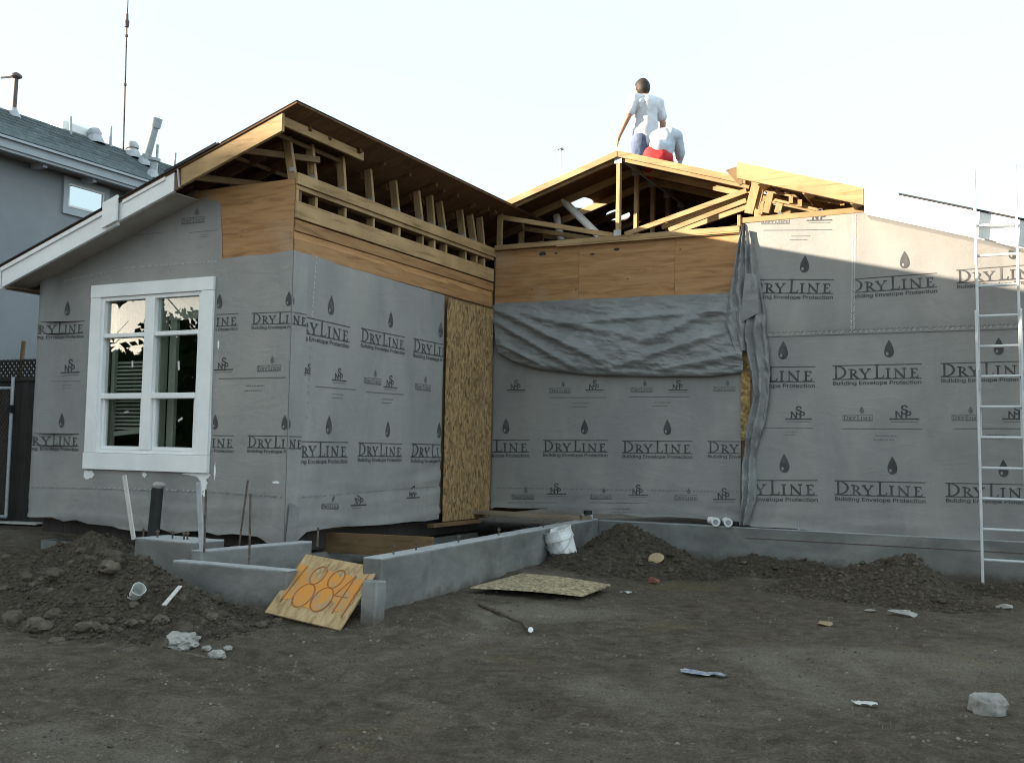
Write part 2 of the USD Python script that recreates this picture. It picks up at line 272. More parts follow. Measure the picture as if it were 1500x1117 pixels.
room_wall = mat('pale_room_wall', [(0.3, (0.24, 0.255, 0.215)), (0.7, (0.30, 0.315, 0.27))], (1, 1, 1), 3.0, 3.0, 0.9, 0.0)
blind_mat = mat('window_blind', [(0.3, (0.20, 0.21, 0.18)), (0.7, (0.26, 0.27, 0.235))], (1, 1, 1), 3.0, 3.0, 0.6, 0.0)
sticker = mat('white_sticker', [(0.3, (0.46, 0.46, 0.45)), (0.7, (0.58, 0.58, 0.57))], (1, 1, 1), 3.0, 3.0, 0.6, 0.0)
red_cloth = mat('red_cloth', [(0.3, (0.38, 0.02, 0.025)), (0.7, (0.55, 0.04, 0.045))], (1, 1, 1), 9.0, 5.0, 0.85, 0.4)
jeans = mat('blue_denim', [(0.3, (0.075, 0.095, 0.16)), (0.7, (0.14, 0.17, 0.26))], (1, 1, 1), 12.0, 6.0, 0.9, 0.4)
tshirt = mat('white_cotton', [(0.3, (0.52, 0.54, 0.60)), (0.7, (0.62, 0.64, 0.70))], (1, 1, 1), 5.0, 6.0, 0.85, 0.35, 0.012, 14.0)
pale_blue = mat('pale_blue_cotton', [(0.3, (0.36, 0.42, 0.50)), (0.7, (0.46, 0.52, 0.59))], (1, 1, 1), 5.0, 6.0, 0.85, 0.4, 0.012, 14.0)
skin = mat('skin', [(0.3, (0.34, 0.18, 0.12)), (0.7, (0.42, 0.24, 0.165))], (1, 1, 1), 10.0, 4.0, 0.55, 0.1)
hair = mat('dark_hair', [(0.3, (0.018, 0.013, 0.010)), (0.7, (0.045, 0.034, 0.027))], (1, 1, 1), 40.0, 6.0, 0.6, 0.4)
pale_wood = mat('pale_lath', [(0.3, (0.40, 0.38, 0.36)), (0.7, (0.55, 0.53, 0.51))], (6, 6, 1), 5.0, 6.0, 0.8, 0.2)
blue_plastic = mat('blue_white_plastic', [(0.42, (0.30, 0.31, 0.33)), (0.6, (0.11, 0.13, 0.24))], (1, 1, 1), 14.0, 4.0, 0.5, 0.2)
brick_red = mat('broken_brick', [(0.3, (0.13, 0.05, 0.035)), (0.7, (0.22, 0.095, 0.07))], (1, 1, 1), 12.0, 6.0, 0.9, 0.4)
leaf_mat = usdkit.material(stage, '/World/Looks/leaf', {'g': ('geometry', {}), 'r': ('rgb_ramp', {'ramp': [(0, (0.025, 0.045, 0.014)), (0.6, (0.05, 0.085, 0.028)), (1, (0.09, 0.125, 0.045))]}),
    'd': ('diffuse_bsdf', {}), 't': ('translucent_bsdf', {}), 'm': ('mix_closure', {'fac': 0.3})},
    [('g.random_per_island', 'r.fac'), ('r.color', 'd.color'), ('r.color', 't.color'), ('d.BSDF', 'm.closure1'), ('t.BSDF', 'm.closure2')], surface='m.closure')
needle_mat = usdkit.material(stage, '/World/Looks/needle', {'g': ('geometry', {}), 'r': ('rgb_ramp', {'ramp': [(0, (0.012, 0.024, 0.012)), (1, (0.035, 0.055, 0.025))]}), 'd': ('diffuse_bsdf', {})},
    [('g.random_per_island', 'r.fac'), ('r.color', 'd.color')], surface='d.BSDF')
bark = mat('bark', [(0.3, (0.06, 0.045, 0.035)), (0.7, (0.12, 0.09, 0.07))], (3, 3, 0.6), 6.0, 6.0, 0.95, 0.6)
glass = usdkit.material(stage, '/World/Looks/window_glass', {'f': ('layer_weight', {'blend': 0.5}), 'pw': ('math', {'math_type': 'power', 'value2': 4.0}), 'mr': ('map_range', {'from_min': 0.0, 'from_max': 1.0, 'to_min': 0.075, 'to_max': 1.0}),
    't': ('transparent_bsdf', {'color': (0.94, 0.96, 0.945)}), 'g': ('glossy_bsdf', {'color': (1, 1, 1), 'roughness': 0.006}), 'm': ('mix_closure', {})},
    [('f.facing', 'pw.value1'), ('pw.value', 'mr.value'), ('mr.result', 'm.fac'), ('t.BSDF', 'm.closure1'), ('g.BSDF', 'm.closure2')], surface='m.closure')
bright_glass = usdkit.material(stage, '/World/Looks/sky_reflecting_glass', {'g': ('principled_bsdf', {'base_color': (0.55, 0.60, 0.62), 'metallic': 1.0, 'roughness': 0.05})}, [], surface='g.BSDF')

# ------------------------------------------------------------------ ground
def sstep(a, b, x):
    t = np.clip((x - a) / (b - a), 0, 1); return t * t * (3 - 2 * t)
def ground_z(x, y):
    x, y = np.asarray(x, float), np.asarray(y, float); o = np.zeros_like(x)
    z = 0.20 * sstep(-2.2, -4.6, x) * sstep(-6, -1, y)
    z = z + 0.07 * (meshkit.fbm(np.stack([x * 0.55, y * 0.55, o], -1), 3, 3) - 0.5)
    z = z + 0.035 * (meshkit.fbm(np.stack([x * 2.7, y * 2.7, o + 4], -1), 4, 8) - 0.5)
    z = z + 0.030 * (meshkit.fbm(np.stack([(x * 0.9 + y * 0.44) * 0.7, (y * 0.9 - x * 0.44) * 3.4, o + 2], -1), 4, 28) - 0.5)
    z = z + 0.024 * (meshkit.fbm(np.stack([x * 11, y * 11, o + 9], -1), 3, 18) - 0.5)
    z = z + 0.11 * sstep(-1.75, -1.35, y) * sstep(3.0, 1.8, x) * sstep(-1.2, 0.2, x)
    for c0, c1, c2 in ((-2.55, -0.10, 0.012), (-3.75, -0.08, 0.010)):
        d = y - (c0 + c1 * x + c2 * (x - 3) ** 2); m = sstep(0.4, 1.4, x)
        z = z - m * 0.028 * np.exp(-(d / 0.10) ** 2) + m * 0.016 * np.exp(-((np.abs(d) - 0.19) / 0.07) ** 2) + m * 0.006 * np.exp(-(d / 0.10) ** 2) * np.sin(x * 52 + np.sign(d) * 1.2)
    for k, (fx, fy, fa) in enumerate(((2.9, -0.3, .4), (3.3, 0.15, .5), (3.7, 0.35, .35), (4.1, 0.85, .6), (2.6, -1.5, 1.0), (2.75, -0.95, 1.1), (3.2, -1.9, .7), (3.7, -1.45, .8), (4.9, -0.6, 2.2), (4.55, -0.2, 2.3), (4.4, 0.3, 2.2), (5.4, 0.4, 1.8), (1.9, -2.6, .2), (2.5, -2.45, .3), (3.1, -2.3, .25))):
        u, v = (x - fx) * math.cos(fa) + (y - fy) * math.sin(fa), -(x - fx) * math.sin(fa) + (y - fy) * math.cos(fa)
        q = np.hypot(u / 0.14, v / 0.052); z = z - 0.014 * sstep(1.1, 0.75, q) + 0.007 * np.exp(-((q - 1.25) / 0.2) ** 2)
    return z - 0.03 * sstep(8, 30, np.hypot(x - 2, y + 2))
def lines(a, b, s, far):
    m = np.arange(a, b + s, s); e = [0.15, 0.4, 0.9, 2, 4, 8, 16, 32, 64, far]
    return np.concatenate([a - np.array(e[::-1]), m, m[-1] + np.array(e)])
gx, gy = lines(-5.0, 8.2, 0.032, 400), lines(-5.2, 4.0, 0.032, 400)
GX, GY = np.meshgrid(gx, gy, indexing='ij'); GZ = ground_z(GX, GY)
nx, ny = GX.shape; I = np.arange(nx * ny).reshape(nx, ny)
quads = np.stack([I[:-1, :-1], I[1:, :-1], I[1:, 1:], I[:-1, 1:]], -1).reshape(-1, 4)
g = obj('ground', (np.stack([GX, GY, GZ], -1).reshape(-1, 3), quads), ground_mat, None, True)
tag(g, 'bare trampled dark earth of the building yard', None, None, 'structure')

# ------------------------------------------------------------------ house: one object, its pieces are parts
house = thing('modular_house', 'half-finished single-storey modular house in grey printed wrap with open roof trusses', 'house')
L = 4.0
SL = 0.3208
def ztl(x): return 4.375 + SL * (np.asarray(x, float) - 0.278)        # top of the left roof slab
RX, RZ = 1.69, 4.93
def ztr(x): return RZ - 0.317 * np.abs(np.asarray(x, float) - RX)     # top of the right roof slab

def wave(u, z, seed, a=0.010, k=1.1):
    u, z = np.asarray(u, float), np.asarray(z, float)
    return a * (2 * meshkit.fbm(np.stack([u * k, z * k * 0.7, np.zeros_like(u) + seed], -1), 3, seed) - 1)

class Plane:
    """A wall plane: u along it, z up, `out` metres towards the camera side."""
    def __init__(s, ax, val, sign, seed): s.ax, s.val, s.sign, s.seed = ax, val, sign, seed; s.extra = lambda u, z: 0.0
    def uz(s, px, py):
        p = at(px, py, s.ax, s.val); return np.array([p[0] if s.ax == 1 else p[1], p[2]])
    def disp(s, u, z): return 0.012 + (wave(u, z, s.seed) + s.extra(u, z)) * (1 - np.exp(-(np.asarray(u, float) / 0.12) ** 2) if s.seed in (1, 2) else 1.0)
    def pts(s, uz, out=0.0):
        uz = np.asarray(uz, float); d = s.disp(uz[:, 0], uz[:, 1]) + out; q = np.zeros((len(uz), 3)); q[:, 2] = uz[:, 1]
        q[:, s.ax] = s.val + s.sign * d; q[:, 1 - s.ax] = uz[:, 0]; return q
    def mesh(s, uz, f, out=0.0):
        f = np.asarray(f); flip = (s.ax == 1) == (s.sign > 0); return trimesh.Trimesh(s.pts(uz, out), f[:, ::-1] if flip else f, process=False)

def wrinkle(zlo, zhi, amp, seed, lo=1.0):
    """Horizontal slack folds in the band zlo..zhi."""
    def f(u, z):
        m = sstep(zlo - 0.02, zlo + 0.06, z) * (1 - sstep(zhi - 0.12, zhi, z))
        ph = z + 0.05 * np.sin(u * 1.7 + seed) + 0.06 * (meshkit.noise(np.stack([u * 1.6, z * 3, np.zeros_like(u)], -1), seed) - 0.5)
        return m * amp * (np.sin(ph * 52 + seed) * 0.6 + np.sin(ph * 31 + 2 * seed) * 0.4) * lo
    return f
P1, P2, P3, P4 = Plane(1, 0.0, -1, 1), Plane(0, 0.0, 1, 2), Plane(1, L, -1, 3), Plane(1, L, -1, 4)
w1 = wrinkle(0.38, 0.80, 0.010, 3); w2 = wrinkle(0.40, 0.95, 0.013, 5); w3 = wrinkle(0.5, 0.75, 0.012, 8); w4 = wrinkle(0.36, 0.62, 0.016, 11)
P1.extra = lambda u, z: w1(np.asarray(u), np.asarray(z)) + 0.07 * np.exp(-((u + 3.34) / 0.09) ** 2) - 0.05 * sstep(-3.42, -3.50, u)
P2.extra = lambda u, z: w2(np.asarray(u), np.asarray(z)) + 0.010 * sstep(1.4, 2.7, u) * np.sin((z - 0.18 * u) * 30) * sstep(1.4, 1.15, z) * sstep(0.7, 1.0, z)
P3.extra = lambda u, z: w3(np.asarray(u), np.asarray(z))
P4.extra = lambda u, z: w4(np.asarray(u), np.asarray(z)) + 0.01 + 0.012 * sstep(2.55, 2.75, z)

# wall cores (studs and sheathing behind the wrap); the window opening is left free
WIN = (-2.56, -0.97, 1.03, 2.86)
front_poly = Polygon([(-3.44, 0.52), (-0.002, 0.52), (-0.002, 3.79), (-1.27, 3.79), (-3.44, 3.02)]).difference(sbox(*[WIN[0], WIN[2], WIN[1], WIN[3]]))
obj('wall_sheathing', prism(front_poly, 1, 0.0, 0.10), darkwood[2], house)
obj('wall_sheathing', prism(Polygon([(0.11, 0.52), (4.0, 0.52), (4.0, 3.40), (0.11, 3.40)]), 0, -0.12, -0.004), darkwood[2], house)
obj('wall_sheathing', prism(Polygon([(0.0, 0.58), (8.6, 0.58), (8.6, 2.3), (4.66, 3.93), (3.2, 3.93), (3.2, 3.80), (0.0, 3.80)]), 1, L + 0.004, L + 0.12), darkwood[2], house)
obj('end_wall', box(-3.44, -3.32, 0.11, 9.0, 0.52, 3.0), darkwood[2], house)
obj('back_wall', box(-3.3, -0.13, 8.9, 9.0, 0.3, 3.7), darkwood[2], house)
obj('ceiling', box(-3.31, -0.13, 0.11, 8.88, 3.40, 3.43), darkwood[0], house)
obj('ceiling', box(0.0, 8.5, 4.13, 10.8, 3.70, 3.74), darkwood[0], house)
obj('back_wall', prism(Polygon([(-0.1, 0.4), (8.5, 0.4), (8.5, 2.6), (RX, RZ - 0.1), (-0.1, 4.25)]), 1, 10.8, 10.9), darkwood[2], house)
obj('end_wall', box(8.45, 8.57, 4.13, 10.8, 0.4, 2.4), darkwood[2], house)
obj('floor', box(-3.31, -0.13, 0.11, 8.88, 0.44, 0.52), darkwood[0], house)
obj('rim_joist', box(-3.40, -0.02, 0.13, 0.17, 0.30, 0.44), fence_mat, house)
obj('rim_joist', box(-0.16, -0.12, 0.18, 3.95, 0.26, 0.44), fence_mat, house)

# wrap sheets -------------------------------------------------------
def sheet(name, plane, poly, step, mat_=wrap_mat, out=0.0, label=None):
    p, f = fill(poly, step); return obj(name, plane.mesh(p, f, out), mat_, house, True, label)
def ragged(a, b, n, amp, seed):
    g_ = np.random.default_rng(seed); t = np.linspace(0, 1, n); p = np.outer(1 - t, a) + np.outer(t, b); p[1:-1, 1] += g_.uniform(-amp, amp, n - 2); return [tuple(q) for q in p]
P1_poly = Polygon([(-3.50, 0.50)] + ragged((-3.45, 0.47), (-2.2, 0.42), 8, 0.02, 1) + ragged((-2.1, 0.40), (-0.6, 0.43), 9, 0.03, 2) + [(-0.3, 0.42), (-0.12, 0.34), (0.0125, 0.33), (0.0125, 3.10)] +
                  ragged((-0.1, 3.095), (-0.84, 3.075), 6, 0.006, 3) + [(-0.862, 3.08), (-0.87, 3.3)] + ragged((-0.89, 3.4), (-0.91, 3.62), 4, 0.012, 4) + [(-1.0, 3.69), (-1.12, 3.72), (-1.22, 3.795), (-1.30, 3.79), (-3.44, 3.02), (-3.50, 2.98)])
P1_poly = P1_poly.difference(sbox(WIN[0], WIN[2], WIN[1], WIN[3]))
wrap_front = sheet('house_wrap', P1, P1_poly, 0.05)
P2_poly = Polygon([(-0.0125, 0.33), (0.15, 0.36), (0.32, 0.46)] + ragged((0.5, 0.47), (2.70, 0.46), 10, 0.012, 5) + [(2.76, 0.46), (2.76, 3.07)] + ragged((2.7, 3.07), (0.1, 3.10), 8, 0.006, 6) + [(-0.0125, 3.10)])
wrap_side = sheet('house_wrap', P2, P2_poly, 0.05)
P3_poly = Polygon([(0.03, 0.52)] + ragged((0.1, 0.55), (3.2, 0.52), 12, 0.015, 7) + [(3.215, 0.52), (3.215, 3.10), (0.03, 3.14)])
wrap_back = sheet('house_wrap', P3, P3_poly, 0.05)
P4_low = Polygon([(3.27, 0.50)] + ragged((3.36, 0.47), (8.5, 0.42), 14, 0.012, 9) + [(8.5, 2.3), (8.0, 2.62), (3.27, 2.62)])
wrap_right = sheet('house_wrap', P4, P4_low, 0.06)
def zg4(x): return 3.90 - 0.395 * (x - 4.78)
P4_up = Polygon([(3.16, 2.595), (8.0, 2.595), (8.0, zg4(8.0)), (4.78, 3.90), (4.55, 3.915), (3.27, 3.90)])
wrap_right_up = sheet('house_wrap', P4, P4_up, 0.05, out=0.012)
P4u = Plane(1, L, -1, 4); P4u.extra = lambda u, z: P4.extra(u, z) + 0.012

# lettering -------------------------------------------------------
def stroke(pts, w): return LineString(pts).buffer(w / 2, cap_style='flat', join_style='mitre')
def serif(x0, x1, y, w=0.06): return sbox(x0, y - w / 2, x1, y + w / 2)
def letters():
    S, T = 0.115, 0.05; out = []
    def D(x, h):
        o = affinity.scale(Point(0, 0).buffer(1, 24), 0.72, h / 2, origin=(0, 0)); i = affinity.scale(Point(0, 0).buffer(1, 24), 0.58, h / 2 - 0.05, origin=(0, 0))
        b = affinity.translate(o.difference(i).intersection(sbox(0, -9, 9, 9)), x + 0.2, h / 2)
        return b.union(sbox(x + 0.14, 0, x + 0.14 + S, h)).union(serif(x, x + 0.3, h)).union(serif(x, x + 0.3, 0))
    def Rr(x, h):
        o = affinity.scale(Point(0, 0).buffer(1, 16), 0.30, h * 0.27, origin=(0, 0)); i = affinity.scale(Point(0, 0).buffer(1, 16), 0.2, h * 0.27 - 0.04, origin=(0, 0))
        b = affinity.translate(o.difference(i).intersection(sbox(0, -9, 9, 9)), x + 0.25, h * 0.73)
        return b.union(sbox(x + 0.12, 0, x + 0.12 + S, h)).union(stroke([(x + 0.3, h * 0.48), (x + 0.66, 0)], S)).union(serif(x, x + 0.3, 0)).union(serif(x, x + 0.26, h)).union(serif(x + 0.55, x + 0.76, 0))
    def Y(x, h):
        return stroke([(x + 0.1, h), (x + 0.4, h * 0.42)], S).union(stroke([(x + 0.7, h), (x + 0.4, h * 0.42)], T)).union(sbox(x + 0.36, 0, x + 0.36 + S, h * 0.46)).union(serif(x, x + 0.26, h)).union(serif(x + 0.56, x + 0.8, h)).union(serif(x + 0.25, x + 0.58, 0))
    def Ll(x, h):
        return sbox(x + 0.1, 0, x + 0.1 + S, h).union(serif(x, x + 0.3, h)).union(sbox(x, 0, x + 0.6, 0.05)).union(stroke([(x + 0.53, 0), (x + 0.62, 0.2)], 0.05))
    def Ii(x, h): return sbox(x + 0.09, 0, x + 0.09 + S, h).union(serif(x, x + 0.3, h)).union(serif(x, x + 0.3, 0))
    def N(x, h):
        return sbox(x + 0.1, 0, x + 0.15, h).union(sbox(x + 0.68, 0, x + 0.73, h)).union(stroke([(x + 0.08, h), (x + 0.71, 0)], S)).union(serif(x, x + 0.24, 0)).union(serif(x + 0.56, x + 0.84, h))
    def E_(x, h):
        return sbox(x + 0.08, 0, x + 0.08 + S, h).union(sbox(x, h - 0.05, x + 0.48, h)).union(sbox(x, 0, x + 0.5, 0.05)).union(sbox(x + 0.1, h * 0.5, x + 0.38, h * 0.5 + 0.05)).union(stroke([(x + 0.47, 0), (x + 0.53, 0.17)], 0.05)).union(stroke([(x + 0.46, h), (x + 0.46, h - 0.16)], 0.04))
    for fn, x, h in ((D, 0.06, 0.97), (Rr, 1.15, 0.68), (Y, 1.88, 0.68), (Ll, 2.95, 0.97), (Ii, 3.72, 0.68), (N, 4.25, 0.68), (E_, 5.35, 0.68)): out.append(affinity.translate(fn(x, h), 0, -1.0))
    return out
LET = [p.buffer(0.014) for p in letters()]
BARS = [sbox(0, -0.055, 6.1, 0.005), sbox(0, -1.06, 6.1, -0.995)]
th = np.linspace(0, 2 * math.pi, 40)
drop = Polygon([(0.42 * math.sin(t) * (math.sin(t / 2) ** 1.1), 0.62 * math.cos(t) + 0.62) for t in th]).buffer(0.012)
DROP = affinity.translate(drop.difference(affinity.translate(affinity.scale(Point(0, 0).buffer(0.1), 0.9, 1.2), -0.13, 0.27)), 3.95, 0.5)
TAG = meshkit.text_mesh('Building Envelope Protection', 0.25, 0.01, True)
def flat_top(m):
    k = m.face_normals[:, 2] > 0.9; v, f = np.array(m.vertices), np.array(m.faces)[k]; u_, inv = np.unique(f, return_inverse=True); return v[u_][:, :2], inv.reshape(f.shape)
tv, tf = flat_top(TAG); tv = (tv - tv.min(0)) * np.array([6.06 / np.ptp(tv[:, 0]), 0.36 / np.ptp(tv[:, 1])]) + np.array([0.03, -1.52])
def word2d(txt, h, bold=True):
    v, f = flat_top(meshkit.text_mesh(txt, h, 0.01, bold)); return v - v.min(0), f
SV, SF = word2d('S', 0.62); NV, NF = word2d('N', 0.5); PV, PF = word2d('P', 0.5)

def tri2(polys):
    V, Fs, n = [], [], 0
    for p in polys:
        for g_ in getattr(p, 'geoms', [p]):
            if g_.is_empty or g_.area < 1e-6 or g_.geom_type != 'Polygon': continue
            v, f = trimesh.creation.triangulate_polygon(g_, engine='earcut'); V.append(v); Fs.append(f + n); n += len(v)
    return (np.vstack(V), np.vstack(Fs)) if V else (np.zeros((0, 2)), np.zeros((0, 3), int))
def printed(plane, parent, pl, pr, polys, tris, width, mask=None, out=0.003, mat_=ink, name='printed_logo'):
    """Print polygons and triangle sets (in logo units, origin at the left end of the top bar) from photo points pl to pr."""
    a, b = plane.uz(*pl), plane.uz(*pr); d = b - a; s = np.linalg.norm(d) / width; ang = math.atan2(d[1], d[0]); c_, s_ = math.cos(ang) * s, math.sin(ang) * s
    P = [affinity.affine_transform(shapely.segmentize(p, 0.5), [c_, -s_, s_, c_, a[0], a[1]]) for p in polys]
    if mask is not None: P = [p.intersection(mask) for p in P]
    V, Fc = tri2(P); parts = [(V, Fc)] if len(V) else []
    for v, f in tris:
        w = np.stack([c_ * v[:, 0] - s_ * v[:, 1] + a[0], s_ * v[:, 0] + c_ * v[:, 1] + a[1]], 1)
        if mask is not None: c = w[f].mean(1); f = f[shapely.contains_xy(mask, c[:, 0], c[:, 1])]
        if len(f): parts.append((w, f))
    ms = []
    for v, f in parts:
        q = np.cross(v[f[:, 1]] - v[f[:, 0]], v[f[:, 2]] - v[f[:, 0]]); f = np.where((q < 0)[:, None], f[:, ::-1], f); ms.append(plane.mesh(v, f, out))
    if ms: obj(name, cat(ms), mat_, parent, kind='stuff' if 'lines' in name else None)
def main_logo(plane, parent, x0, y0, x1, y1, mask=None): printed(plane, parent, (x0, y0), (x1, y1), LET + BARS + [DROP], [(tv, tf)], 6.1, mask)
small_polys = LET + [sbox(0, -1.05, 6.1, -1.0), affinity.scale(DROP, 1.4, 1.2, origin=(3.95, 0.4)), sbox(-0.1, -1.16, 6.2, 0.12).difference(sbox(-0.05, -1.1, 6.15, 0.06))]
def small_logo(plane, parent, x0, y0, x1, y1, mask=None): printed(plane, parent, (x0, y0), (x1, y1), [p.buffer(0.03) for p in small_polys], [], 6.1, mask, mat_=ink_faint)
def nsp(plane, parent, x0, y0, x1, y1, mask=None):
    """The crossed N S P mark over its bar; x0..x1 is the bar."""
    printed(plane, parent, (x0, y0), (x1, y1), [sbox(0, -0.05, 2.0, 0.05), sbox(0.1, -0.22, 1.9, -0.19)],
            [(NV * [1.1, 1] + [0.42, 0.05], NF), (PV * [1.1, 1] + [1.08, 0.05], PF), (SV + [0.78, 0.32], SF)], 2.0, mask)
def fine_lines(plane, parent, x0, y0, x1, y1, mask=None, rows=((0.0, 0.0, 1.0), (0.09, 0.42, 0.70), (0.145, 0.40, 0.66))):
    g_ = np.random.default_rng(int(x0 * 7 + y0)); ps = []
    for dy, t0, t1 in rows:
        x = t0
        while x < t1:
            w = g_.uniform(0.015, 0.05) if dy else 0.06; ps.append(sbox(x, -dy - 0.012, min(x + w, t1), -dy)); x += w + (0.01 if dy else 0.0)
    printed(plane, parent, (x0, y0), (x1, y1), ps, [], 1.0, mask, mat_=ink_faint, name='printed_text_lines')

m1 = P1_poly.buffer(-0.004); m2 = P2_poly.buffer(-0.004)
m2a = sbox(0.215, 0.3, 2.75, 3.09)         # side sheet right of its lapped seam
m2c = sbox(0.0, 0.3, 0.20, 3.09)           # the front sheet wrapped round the corner
# front wall
main_logo(P1, wrap_front, 52, 473, 125, 469.6, m1)
main_logo(P1, wrap_front, 272, 463, 351, 459, sbox(-0.90, 0, 0, 4)); main_logo(P1, wrap_front, 371, 458.5, 453, 455.5, m1)
main_logo(P1, wrap_front, 44, 634, 117, 635, m1)
main_logo(P1, wrap_front, 264, 636.5, 344, 637.5, sbox(-0.90, 0, 0, 4)); main_logo(P1, wrap_front, 364, 637.5, 448, 638.5, m1)
nsp(P1, wrap_front, 90, 546, 118, 545); nsp(P1, wrap_front, 315, 542, 343, 541); small_logo(P1, wrap_front, 379, 536.5, 412, 535)
fine_lines(P1, wrap_front, 75, 558, 120, 557.5); fine_lines(P1, wrap_front, 322, 554, 420, 552); small_logo(P1, wrap_front, 268, 321, 301, 318)
fine_lines(P1, wrap_front, 278, 341, 320, 337); fine_lines(P1, wrap_front, 196, 345, 240, 340)
# part of those logos carried round the corner on the side wall
def corner_logo(px0, y0, px1, y1):
    a, b = P1.uz(px0, y0), P1.uz(px1, y1); s = (b[0] - a[0]) / 6.1; zc = a[1] + (b[1] - a[1]) / (b[0] - a[0]) * (0 - a[0])
    P = [affinity.affine_transform(shapely.segmentize(p, 0.5), [s, 0, 0, s, a[0], zc]).intersection(m2c) for p in LET + BARS + [DROP]]
    V, f = tri2(P); q = np.cross(V[f[:, 1]] - V[f[:, 0]], V[f[:, 2]] - V[f[:, 0]]); f = np.where((q < 0)[:, None], f[:, ::-1], f)
    obj('printed_logo', P2.mesh(V, f, 0.012), ink, wrap_side)
corner_logo(371, 458.5, 453, 455.5); corner_logo(364, 637.5, 448, 638.5)
# lapped edge of the corner sheet
sheet('wrap_lap', P2, Polygon([(-0.0125, 0.36), (0.18, 0.5), (0.205, 3.095), (-0.0125, 3.10)]), 0.05, out=0.007)
# side wall
main_logo(P2, wrap_side, 424, 459, 511, 478.5, m2a); main_logo(P2, wrap_side, 527, 480, 592, 493.5, m2a); main_logo(P2, wrap_side, 604, 495, 663, 507, m2a)
main_logo(P2, wrap_side, 424, 645.5, 508, 647, m2a); main_logo(P2, wrap_side, 523, 647.5, 588, 649.5, m2a); main_logo(P2, wrap_side, 601, 649, 661, 651, m2a)
nsp(P2, wrap_side, 484, 556, 506, 558, m2a); nsp(P2, wrap_side, 560, 566, 580, 568, m2a); small_logo(P2, wrap_side, 532, 553, 556, 556, m2a); small_logo(P2, wrap_side, 607, 562, 629, 565, m2a)
fine_lines(P2, wrap_side, 460, 565, 520, 570, m2a); fine_lines(P2, wrap_side, 535, 573, 590, 577, m2a); nsp(P2, wrap_side, 512, 740, 535, 739, m2a); nsp(P2, wrap_side, 594, 729, 613, 728, m2a); small_logo(P2, wrap_side, 470, 738, 494, 737.5, m2a)
nsp(P2, wrap_side, 441, 545.5, 459, 548, sbox(0.0, 0.3, 0.3, 3.0))
# back wall
mb = P3_poly.buffer(-0.004)
for a in ((681, 644, 776, 643.5), (796, 644, 891, 644), (912, 645, 1015, 645.5), (1037, 645.5, 1142, 646.5)): main_logo(P3, wrap_back, *a, mb)
for a in ((751, 724.5, 782, 724.5), (866, 724.5, 896, 724.5), (989, 725.5, 1021, 725.5), (806, 569, 836, 569), (925, 568, 956, 568), (1046, 567, 1077, 567)): small_logo(P3, wrap_back, *a, mb)
for a in ((801, 723, 830, 723), (921, 724.5, 950, 724.5), (1045, 731, 1078, 731), (743, 571, 770, 571), (858, 571, 885, 571), (980, 571, 1008, 571)): nsp(P3, wrap_back, *a, mb)
for a in ((805, 581.5, 890, 581.5), (922, 580.5, 1010, 580.5), (745, 735, 830, 735), (862, 735, 950, 736)): fine_lines(P3, wrap_back, *a, mb)
# right wall, upper sheet then lower sheet
mu = P4_up.buffer(-0.004); ml = P4_low.buffer(-0.004)
for a, m in (((1100, 410, 1223, 410), sbox(3.2, 2, 4.44, 4)), ((1244, 410, 1373, 400.5), sbox(4.45, 2, 9, 4)), ((1401, 396.5, 1532, 386.5), mu)): main_logo(P4u, wrap_right_up, *a, m)
nsp(P4u, wrap_right_up, 1183, 324.5, 1220, 323.5); small_logo(P4u, wrap_right_up, 1118, 322.5, 1157, 322); fine_lines(P4u, wrap_right_up, 1120, 338, 1220, 337)
for a in ((1064, 538, 1195, 536.5), (1220, 535.5, 1350, 532.5), (1378, 532, 1512, 528.5), (1540, 528, 1675, 524), (1066, 702.5, 1198, 702.5), (1223, 703, 1356, 706), (1385, 706.5, 1519, 709), (1545, 710, 1680, 713)): main_logo(P4, wrap_right, *a, ml)
for a in ((1236, 608.5, 1278, 608.5), (1395, 608.5, 1437, 608.5)): small_logo(P4, wrap_right, *a, ml)
for a in ((1151, 613.5, 1190, 613.5), (1303, 613.5, 1347, 613.5), (1468, 613.5, 1512, 613.5)): nsp(P4, wrap_right, *a, ml)
for a in ((1122, 626, 1192, 626), (1235, 627, 1350, 627.5), (1398, 627, 1510, 627)): fine_lines(P4, wrap_right, *a, ml)

# stapled seams: rows of little bright staples
def staples(plane, parent, pts, gap=0.045, out=0.006, mat_=sticker, seed=1, skew=0.5):
    g_ = np.random.default_rng(seed); ms = []; pts = [plane.uz(*p) for p in pts]
    for a, b in zip(pts[:-1], pts[1:]):
        d = b - a; n = int(np.linalg.norm(d) / gap); t = d / np.linalg.norm(d)
        for k in range(n):
            c = a + d * (k + g_.uniform(-0.25, 0.25)) / n; w = g_.uniform(0.010, 0.02); ang = math.atan2(t[1], t[0]) + skew + g_.uniform(-0.25, 0.25)
            q = np.array([[-w, -.003], [w, -.003], [w, .003], [-w, .003]]) @ np.array([[math.cos(ang), math.sin(ang)], [-math.sin(ang), math.cos(ang)]]) + c
            ms.append(plane.mesh(q, np.array([[0, 1, 2], [0, 2, 3]]), out))
    obj('staple_row', cat(ms), mat_, parent, kind='stuff')
staples(P1, wrap_front, [(98, 411), (190, 392), (322, 383)], seed=1)
staples(P1, wrap_front, [(45, 713), (300, 720), (418, 728)], seed=2, mat_=ink_faint); staples(P1, wrap_front, [(140, 714), (300, 719)], 0.07, seed=22)
staples(P2, wrap_side, [(460, 378), (453, 470)], seed=3, out=0.014); staples(P2, wrap_side, [(452, 500), (447, 620)], 0.07, seed=33, mat_=ink_faint, out=0.014)
staples(P2, wrap_side, [(440, 728), (640, 712)], seed=4, mat_=ink_faint)
staples(P3, wrap_back, [(730, 714), (1085, 720)], seed=5, mat_=ink_faint)
